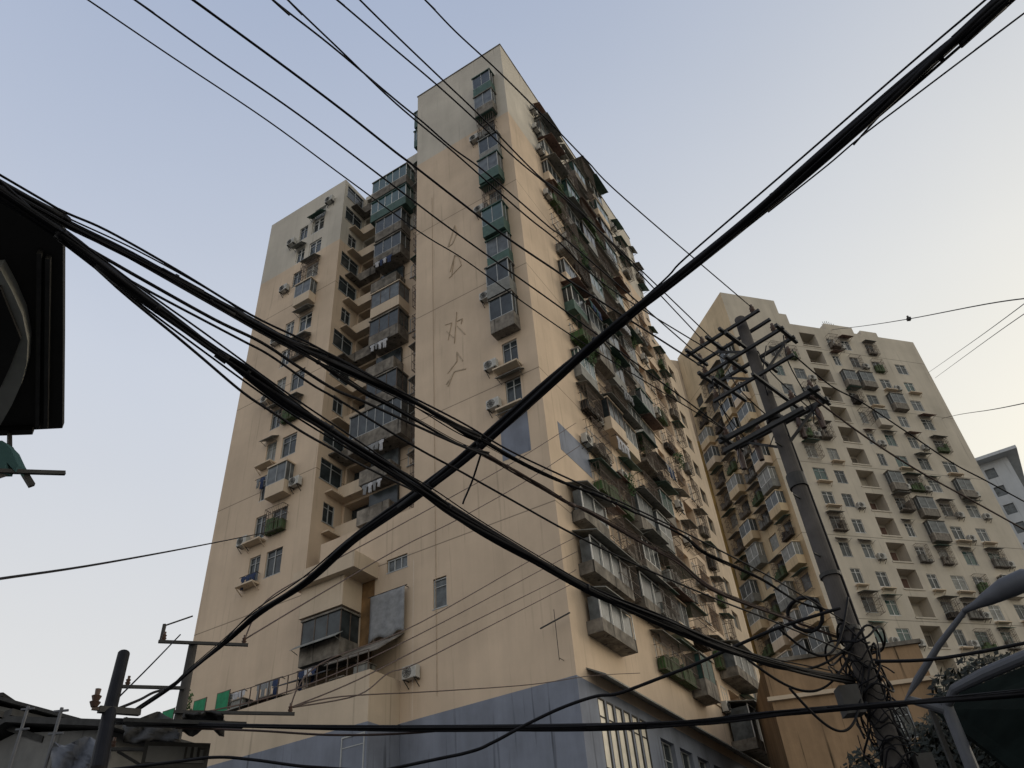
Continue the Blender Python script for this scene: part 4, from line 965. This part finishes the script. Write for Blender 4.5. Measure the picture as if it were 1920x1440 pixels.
# slack loops round the concrete pole
def loop(c, r_, th, label, name='cable_coil', cat='cable coil', turns=3, nrm=None):
    mb = MB(); nrm = nrm or ray(1510, 1150); u_ = nrm.cross(Vector((0,0,1))).normalized(); v_ = u_.cross(nrm)
    P = []
    for i in range(turns*20+1):
        a = 2*math.pi*i/20; rr = r_*(1+.05*math.sin(i*.9)); P.append(c + u_*math.cos(a)*rr + v_*math.sin(a)*rr + nrm*(.012*i/6-.05))
    mb.tube(P, th, 6); return tag(mb.build(name, 'cable', smooth=True), label, cat)
loop(at_d(1510, 1152, 9.6), .19, .02, 'round coil of black cable hanging left of the concrete pole')
for i, (x0, y0, x1, y1, lb) in enumerate(((1360,1215,1620,1180,'looping slack cable from the junction of bundles to the pole'), (1400,1235,1600,1215,'second slack cable sagging left of the switch box'), (1460,1178,1590,1120,'short slack cable beside the round coil'), (1480,1290,1620,1250,'lowest slack cable drooping beneath the switch box'))):
    a = at_d(x0, y0, 9.0); b2 = at_d(x1, y1, 9.9)
    P = [a.lerp(b2, t/10) + Vector((0, 0, -.35*math.sin(math.pi*t/10)*(1+.2*i))) for t in range(11)]
    tag(MB().tube(smooth(P, 3), .014, 6).build('slack_cable', 'cable', smooth=True), lb, 'cable', 'slack cables beside the concrete pole')
mb = MB()
for i in range(60):
    z = 2.3 + i*.042; a0 = random.random()*6; rr = .14 + random.random()**2*.22; tl = random.uniform(-.35, .35)
    P = [Vector((math.cos(a0+t)*rr, math.sin(a0+t)*rr, z + tl*math.sin(t) + .07*math.sin(3*t+a0))) for t in [k*2*math.pi/16 for k in range(random.randint(10, 17))]]
    mb.tube(smooth(P, 3), random.choice([.006, .009, .013]), 5)
mb.build('wound_cables', 'cable', pr)
MB().box(.14, .32, -.2, .02, 3.2, 3.5).build('splice_box', 'steel', pr)
MB().tube([(-.3,-.3,2.6),(-.3,-.3,3.2)], .12, 12).build('splice_drum', 'steel', pr)

# ------------------------------------------------------------------ street lamp at right
LPb = at_d(1800, 1385, 11.5); LPb.z = 0
sl = empty('street_lamp', LPb); 
def lp(x, y, d): return at_d(x, y, d) - LPb
zt_ = at_d(1765, 1310, 11.5).z
MB().tube([(0,0,0),(0,0,zt_*.6),(0,0,zt_)], [.10,.085,.07], 16).build('post', 'lamp', sl, smooth=False)
MB().tube([(0,0,zt_-.15), lp(1700,1310,11.5), lp(1720,1275,11.4), lp(1760,1210,11.2), lp(1812,1142,11.0)], [.06,.055,.048,.04,.032], 12).build('arm', 'lamp', sl)
MB().tube([(0,0,zt_-.1), lp(1790,1292,11.3), lp(1850,1262,11.0), lp(1960,1215,10.6)], [.055,.06,.075,.07], 12).build('arm', 'lamp', sl)
hd_ = MB(); hd_.tube([lp(1806,1146,11.0), lp(1830,1134,10.95), lp(1850,1123,10.9), lp(1885,1103,10.8), lp(1925,1086,10.7), lp(1960,1078,10.6)], [.03,.05,.085,.125,.13,.04], 14)
hd_.build('lamp_head', 'lamp', sl, smooth=True)
tag(sl, 'grey street lamp with a long oval head on a curved arm at the right edge', 'street lamp')
# dark awning and tree at lower right
def tree(world, h_, crown, label, mt, n=2600, s_=.10):
    random.seed(3)
    r_ = empty('tree', world)
    mb = MB(); mb.tube([(0,0,0),(.05,0,h_*.4),(0,.08,h_*.75)], [.16,.11,.04], 10)
    for i in range(7):
        a = i*.9; z = h_*(.35+.06*i); mb.tube([(0,0,z),(math.cos(a)*crown*.4, math.sin(a)*crown*.4, z+h_*.12),(math.cos(a)*crown*.75, math.sin(a)*crown*.75, z+h_*.16)], [.05,.03,.01], 6)
    mb.build('trunk', 'bark', r_)
    mb = MB()
    for i in range(22):
        a = random.random()*6.28; rr = crown*math.sqrt(random.random())*.8; z = h_*random.uniform(.45, .95)
        leafball(mb, (math.cos(a)*rr, math.sin(a)*rr, z), crown*random.uniform(.22, .4), crown*random.uniform(.15, .3), n//22, s_)
    mb.build('crown', mt, r_)
    return tag(r_, label, 'tree', None)
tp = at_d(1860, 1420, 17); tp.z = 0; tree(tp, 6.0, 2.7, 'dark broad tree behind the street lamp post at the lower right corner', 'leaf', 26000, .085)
aw = [at_d(1745, 1330, 13), at_d(1930, 1255, 12.6), at_d(2100, 1330, 10), at_d(1960, 1500, 10)]
r_ = empty('street_awning', Vector((aw[0].x, aw[0].y, 0))); o0 = Vector((aw[0].x, aw[0].y, 0))
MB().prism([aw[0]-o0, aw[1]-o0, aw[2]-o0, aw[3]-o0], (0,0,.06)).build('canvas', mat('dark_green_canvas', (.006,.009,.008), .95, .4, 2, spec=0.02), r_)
for p in aw: MB().bar(Vector((p.x, p.y, 0))-o0, p-o0, .06).build('post', 'steel', r_)
tag(r_, 'very dark green canvas awning behind the street lamp post', 'awning')

# ------------------------------------------------------------------ dark canopy overhead at left
ZC = 6.6
cp = [at_z(-260, 250, ZC), at_z(0, 352, ZC), at_z(118, 412, ZC), at_z(118, 640, ZC), at_z(117, 803, ZC), at_z(60, 806, ZC), at_z(-220, 830, ZC)]
cr = Vector((cp[0].x, cp[0].y, 0)); r_ = empty('overhead_canopy', cr)
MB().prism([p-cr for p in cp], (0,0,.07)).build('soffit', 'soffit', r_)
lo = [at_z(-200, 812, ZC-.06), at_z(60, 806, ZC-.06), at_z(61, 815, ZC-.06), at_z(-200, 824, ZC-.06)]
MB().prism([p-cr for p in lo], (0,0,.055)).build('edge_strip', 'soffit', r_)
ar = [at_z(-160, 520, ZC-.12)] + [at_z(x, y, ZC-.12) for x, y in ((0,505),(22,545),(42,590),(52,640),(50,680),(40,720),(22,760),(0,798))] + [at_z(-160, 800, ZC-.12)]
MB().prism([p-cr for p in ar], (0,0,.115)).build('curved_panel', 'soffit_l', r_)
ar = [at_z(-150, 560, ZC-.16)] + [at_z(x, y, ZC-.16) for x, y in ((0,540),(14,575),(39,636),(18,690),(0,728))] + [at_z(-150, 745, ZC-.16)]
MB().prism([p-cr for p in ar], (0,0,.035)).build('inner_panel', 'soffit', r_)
mb = MB()
for i in range(2):
    a, b_ = at_z(75+16*i, 472+10*i, ZC-.03), at_z(75+16*i-4, 800, ZC-.03); mb.bar(a-cr, b_-cr, .035, .05)
mb.build('batten', 'steel', r_)
mb = MB(); p = at_z(-150, 520, ZC); mb.bar(Vector((p.x, p.y, 0))-cr, p-cr, .12); p = at_z(-200, 800, ZC); mb.bar(Vector((p.x, p.y, 0))-cr, p-cr, .12); mb.build('post', 'steel', r_)
tag(r_, 'large nearly black canopy seen from below at the left edge', 'canopy')
# drying poles with cloth under it
dz = 4.2; d0 = at_d(-120, 880, 7.2); r_ = empty('drying_rack', Vector((d0.x, d0.y, 0))); cr = Vector((d0.x, d0.y, 0))
MB().bar(at_d(-120, 880, 7.2)-cr, at_d(122, 887, 7.3)-cr, .036).build('pole', 'steel', r_)
MB().bar(at_d(18, 842, 7.3)-cr, at_d(60, 911, 7.3)-cr, .05).build('pole', 'steel', r_)
MB().bar(at_d(-60, 912, 7.2)-cr, at_d(40, 880, 7.3)-cr, .034).build('pole', 'steel', r_)
MB().bar(at_d(18, 842, 7.3)-cr, at_z(18, 812, ZC-.06)-cr, .034).build('hanger', 'steel', r_)
tag(r_, 'dark crossed drying poles under the canopy at the left edge', 'drying rack')
o = MB().prism([at_d(-60,826,7.2), at_d(4,826,7.22), at_d(20,842,7.22), at_d(34,872,7.22), at_d(28,884,7.22), at_d(12,866,7.22), at_d(6,884,7.22), at_d(-60,884,7.22)], (0.03,.09,0)).build('hanging_cloth', 'cloth_t')
tag(o, 'small teal cloth draped over the drying poles at the left edge', 'laundry')

# ------------------------------------------------------------------ low houses lower left
def house(name, x0, x1, yr, d0_, hgt_drop, label, wmt='pale', rmt='tile'):
    a = at_d(x0, yr, d0_); b_ = at_d(x1, yr-12, d0_*1.06); o0 = Vector((a.x, a.y, 0)); ang = math.atan2(b_.y-a.y, b_.x-a.x); L_ = math.hypot(b_.x-a.x, b_.y-a.y)
    r_ = empty(name, o0, ang); dp = 3.0; h_ = 1.6 + (a.z-1.6)*(1+dp/d0_)
    MB().box(0, L_, .3, dp*2-.3, 0, h_-hgt_drop).build('wall', wmt, r_)
    mb = MB(); e_ = h_-hgt_drop-.1
    mb.prism([(-.3,-.2,e_),(L_+.3,-.2,e_),(L_+.3,dp,h_),(-.3,dp,h_)], (0,0,.12)).prism([(-.3,dp*2+.2,e_),(-.3,dp,h_),(L_+.3,dp,h_),(L_+.3,dp*2+.2,e_)], (0,0,.12))
    mb.box(-.3, L_+.3, dp-.12, dp+.12, h_+.11, h_+.24); mb.build('roof', rmt, r_)
    MB().prism([(0,.3,h_-hgt_drop),(0,dp*2-.3,h_-hgt_drop),(0,dp,h_-.15)], (.08,0,0)).prism([(L_-.08,.3,h_-hgt_drop),(L_-.08,dp*2-.3,h_-hgt_drop),(L_-.08,dp,h_-.15)], (.08,0,0)).build('gable', wmt, r_)
    tag(r_, label, 'house'); return r_
h1 = house('low_house', -60, 82, 1388, 24, 1.0, 'low grey house with a dark tiled roof at the lower left corner')
h2_ = house('low_house', 98, 240, 1366, 19, 1.1, 'low house with dark roof and grey walls behind the leaning stub pole')
window(h2_, (1.0, .3, 4.2), 0, 1.2, 1.0, 'glass')
h3_ = house('low_house', 215, 345, 1385, 17, .6, 'low shed with dark roof between the stub pole and the left utility pole')
house('low_house', 60, 118, 1376, 30, .9, 'small far roof between the two corner houses')
house('low_house', 150, 205, 1352, 33, .9, 'dark far roof touching the leaning stub pole')
def tarp(x0, y0, x1, y1, d0_, label, name='tarpaulin', mt='tarp'):
    n = 9; mb = MB(); P = []
    for j in range(n+1):
        for i in range(n+1):
            x = x0+(x1-x0)*i/n + random.uniform(-3, 3); y = y0+(y1-y0)*j/n + 10*math.sin(i*.9)*(1 if j == 0 else .3)
            P.append(at_d(x, y, d0_ - 1.2*j/n + .25*math.sin(i*1.3+j*.8)))
    mb.v = [tuple(p) for p in P]; mb.f = [(j*(n+1)+i, j*(n+1)+i+1, (j+1)*(n+1)+i+1, (j+1)*(n+1)+i) for j in range(n) for i in range(n)]
    o = mb.build(name, mt, smooth=True); md = o.modifiers.new('t', 'SOLIDIFY'); md.thickness = .03
    return tag(o, label, 'tarpaulin', 'tarpaulins over the low roofs')
tarp(98, 1392, 205, 1475, 15.0, 'blue-grey crumpled tarpaulin left of the leaning stub pole')
tarp(232, 1345, 335, 1392, 14.6, 'dark crumpled tarpaulin sheet between stub pole and left utility pole', mt='soffit')
tarp(345, 1372, 420, 1338, 14.0, 'dark rolled tarpaulin along the foot of the terrace', mt='soffit')
# sign box
sp0 = at_d(268, 1412, 12.5); sp1 = at_d(398, 1376, 12.5)
ang = math.atan2(sp1.y-sp0.y, sp1.x-sp0.x); L_ = math.hypot(sp1.x-sp0.x, sp1.y-sp0.y)
r_ = empty('signboard', Vector((sp0.x, sp0.y, 0)), ang)
zb = at_d(330, 1440, 12.5).z; zt2 = at_d(330, 1392, 12.5).z
MB().box(0, L_, 0, .25, zb, zt2).build('sign_box', 'steel', r_)
MB().box(.05, L_-.05, -.02, -.003, zb+.06, zt2-.06).build('sign_face', 'pale', r_)
mb = MB()
hh = zt2-zb
for i, x in enumerate((L_*.62, L_*.72, L_*.82)):
    mb.box(x, x+.03, -.035, -.0205, zb+hh*.3, zb+hh*.8); mb.box(x+.08, x+.11, -.035, -.0205, zb+hh*.3, zb+hh*.8)
    mb.box(x+.03, x+.08, -.035, -.0205, zb+hh*(.3 if i < 2 else .72), zb+hh*(.38 if i < 2 else .8))
mb.build('lettering', 'dark', r_)
MB().prism([(-.3,-.7,zt2+.05),(L_+.4,-.7,zt2+.05),(L_+.4,.4,zt2+.3),(-.3,.4,zt2+.3)], (0,0,.05)).build('sign_roof', 'tile', r_)
MB().bar((.3,.12,0),(.3,.12,zb),.08).bar((L_-.3,.12,0),(L_-.3,.12,zb),.08).build('post', 'steel', r_)
tag(r_, 'small roofed sign box with faded dark lettering at the foot of the left pole', 'sign')
# roof antennas of the low houses
for (x, y0, y1, d, lb) in ((30, 1322, 1400, 17, 'thin rooftop mast at the far lower left corner'), (34, 1330, 1400, 20, None), (90, 1325, 1420, 15, 'rooftop mast with small brackets, middle of the lower left roofs')):
    if not lb: continue
    p = at_d(x, y1, d); q_ = at_d(x, y0, d); r_ = empty('roof_mast', Vector((p.x, p.y, 0)))
    MB().tube([(0,0,0),(0,0,q_.z)], .028, 8).build('pole', 'lamp', r_)
    MB().bar((-.12,0,q_.z-.05),(.12,0,q_.z-.05),.03).build('bracket', 'lamp', r_); MB().bar((-.1,0,q_.z-.4),(.14,0,q_.z-.4),.03).build('bracket', 'lamp', r_)
    tag(r_, lb, 'mast')
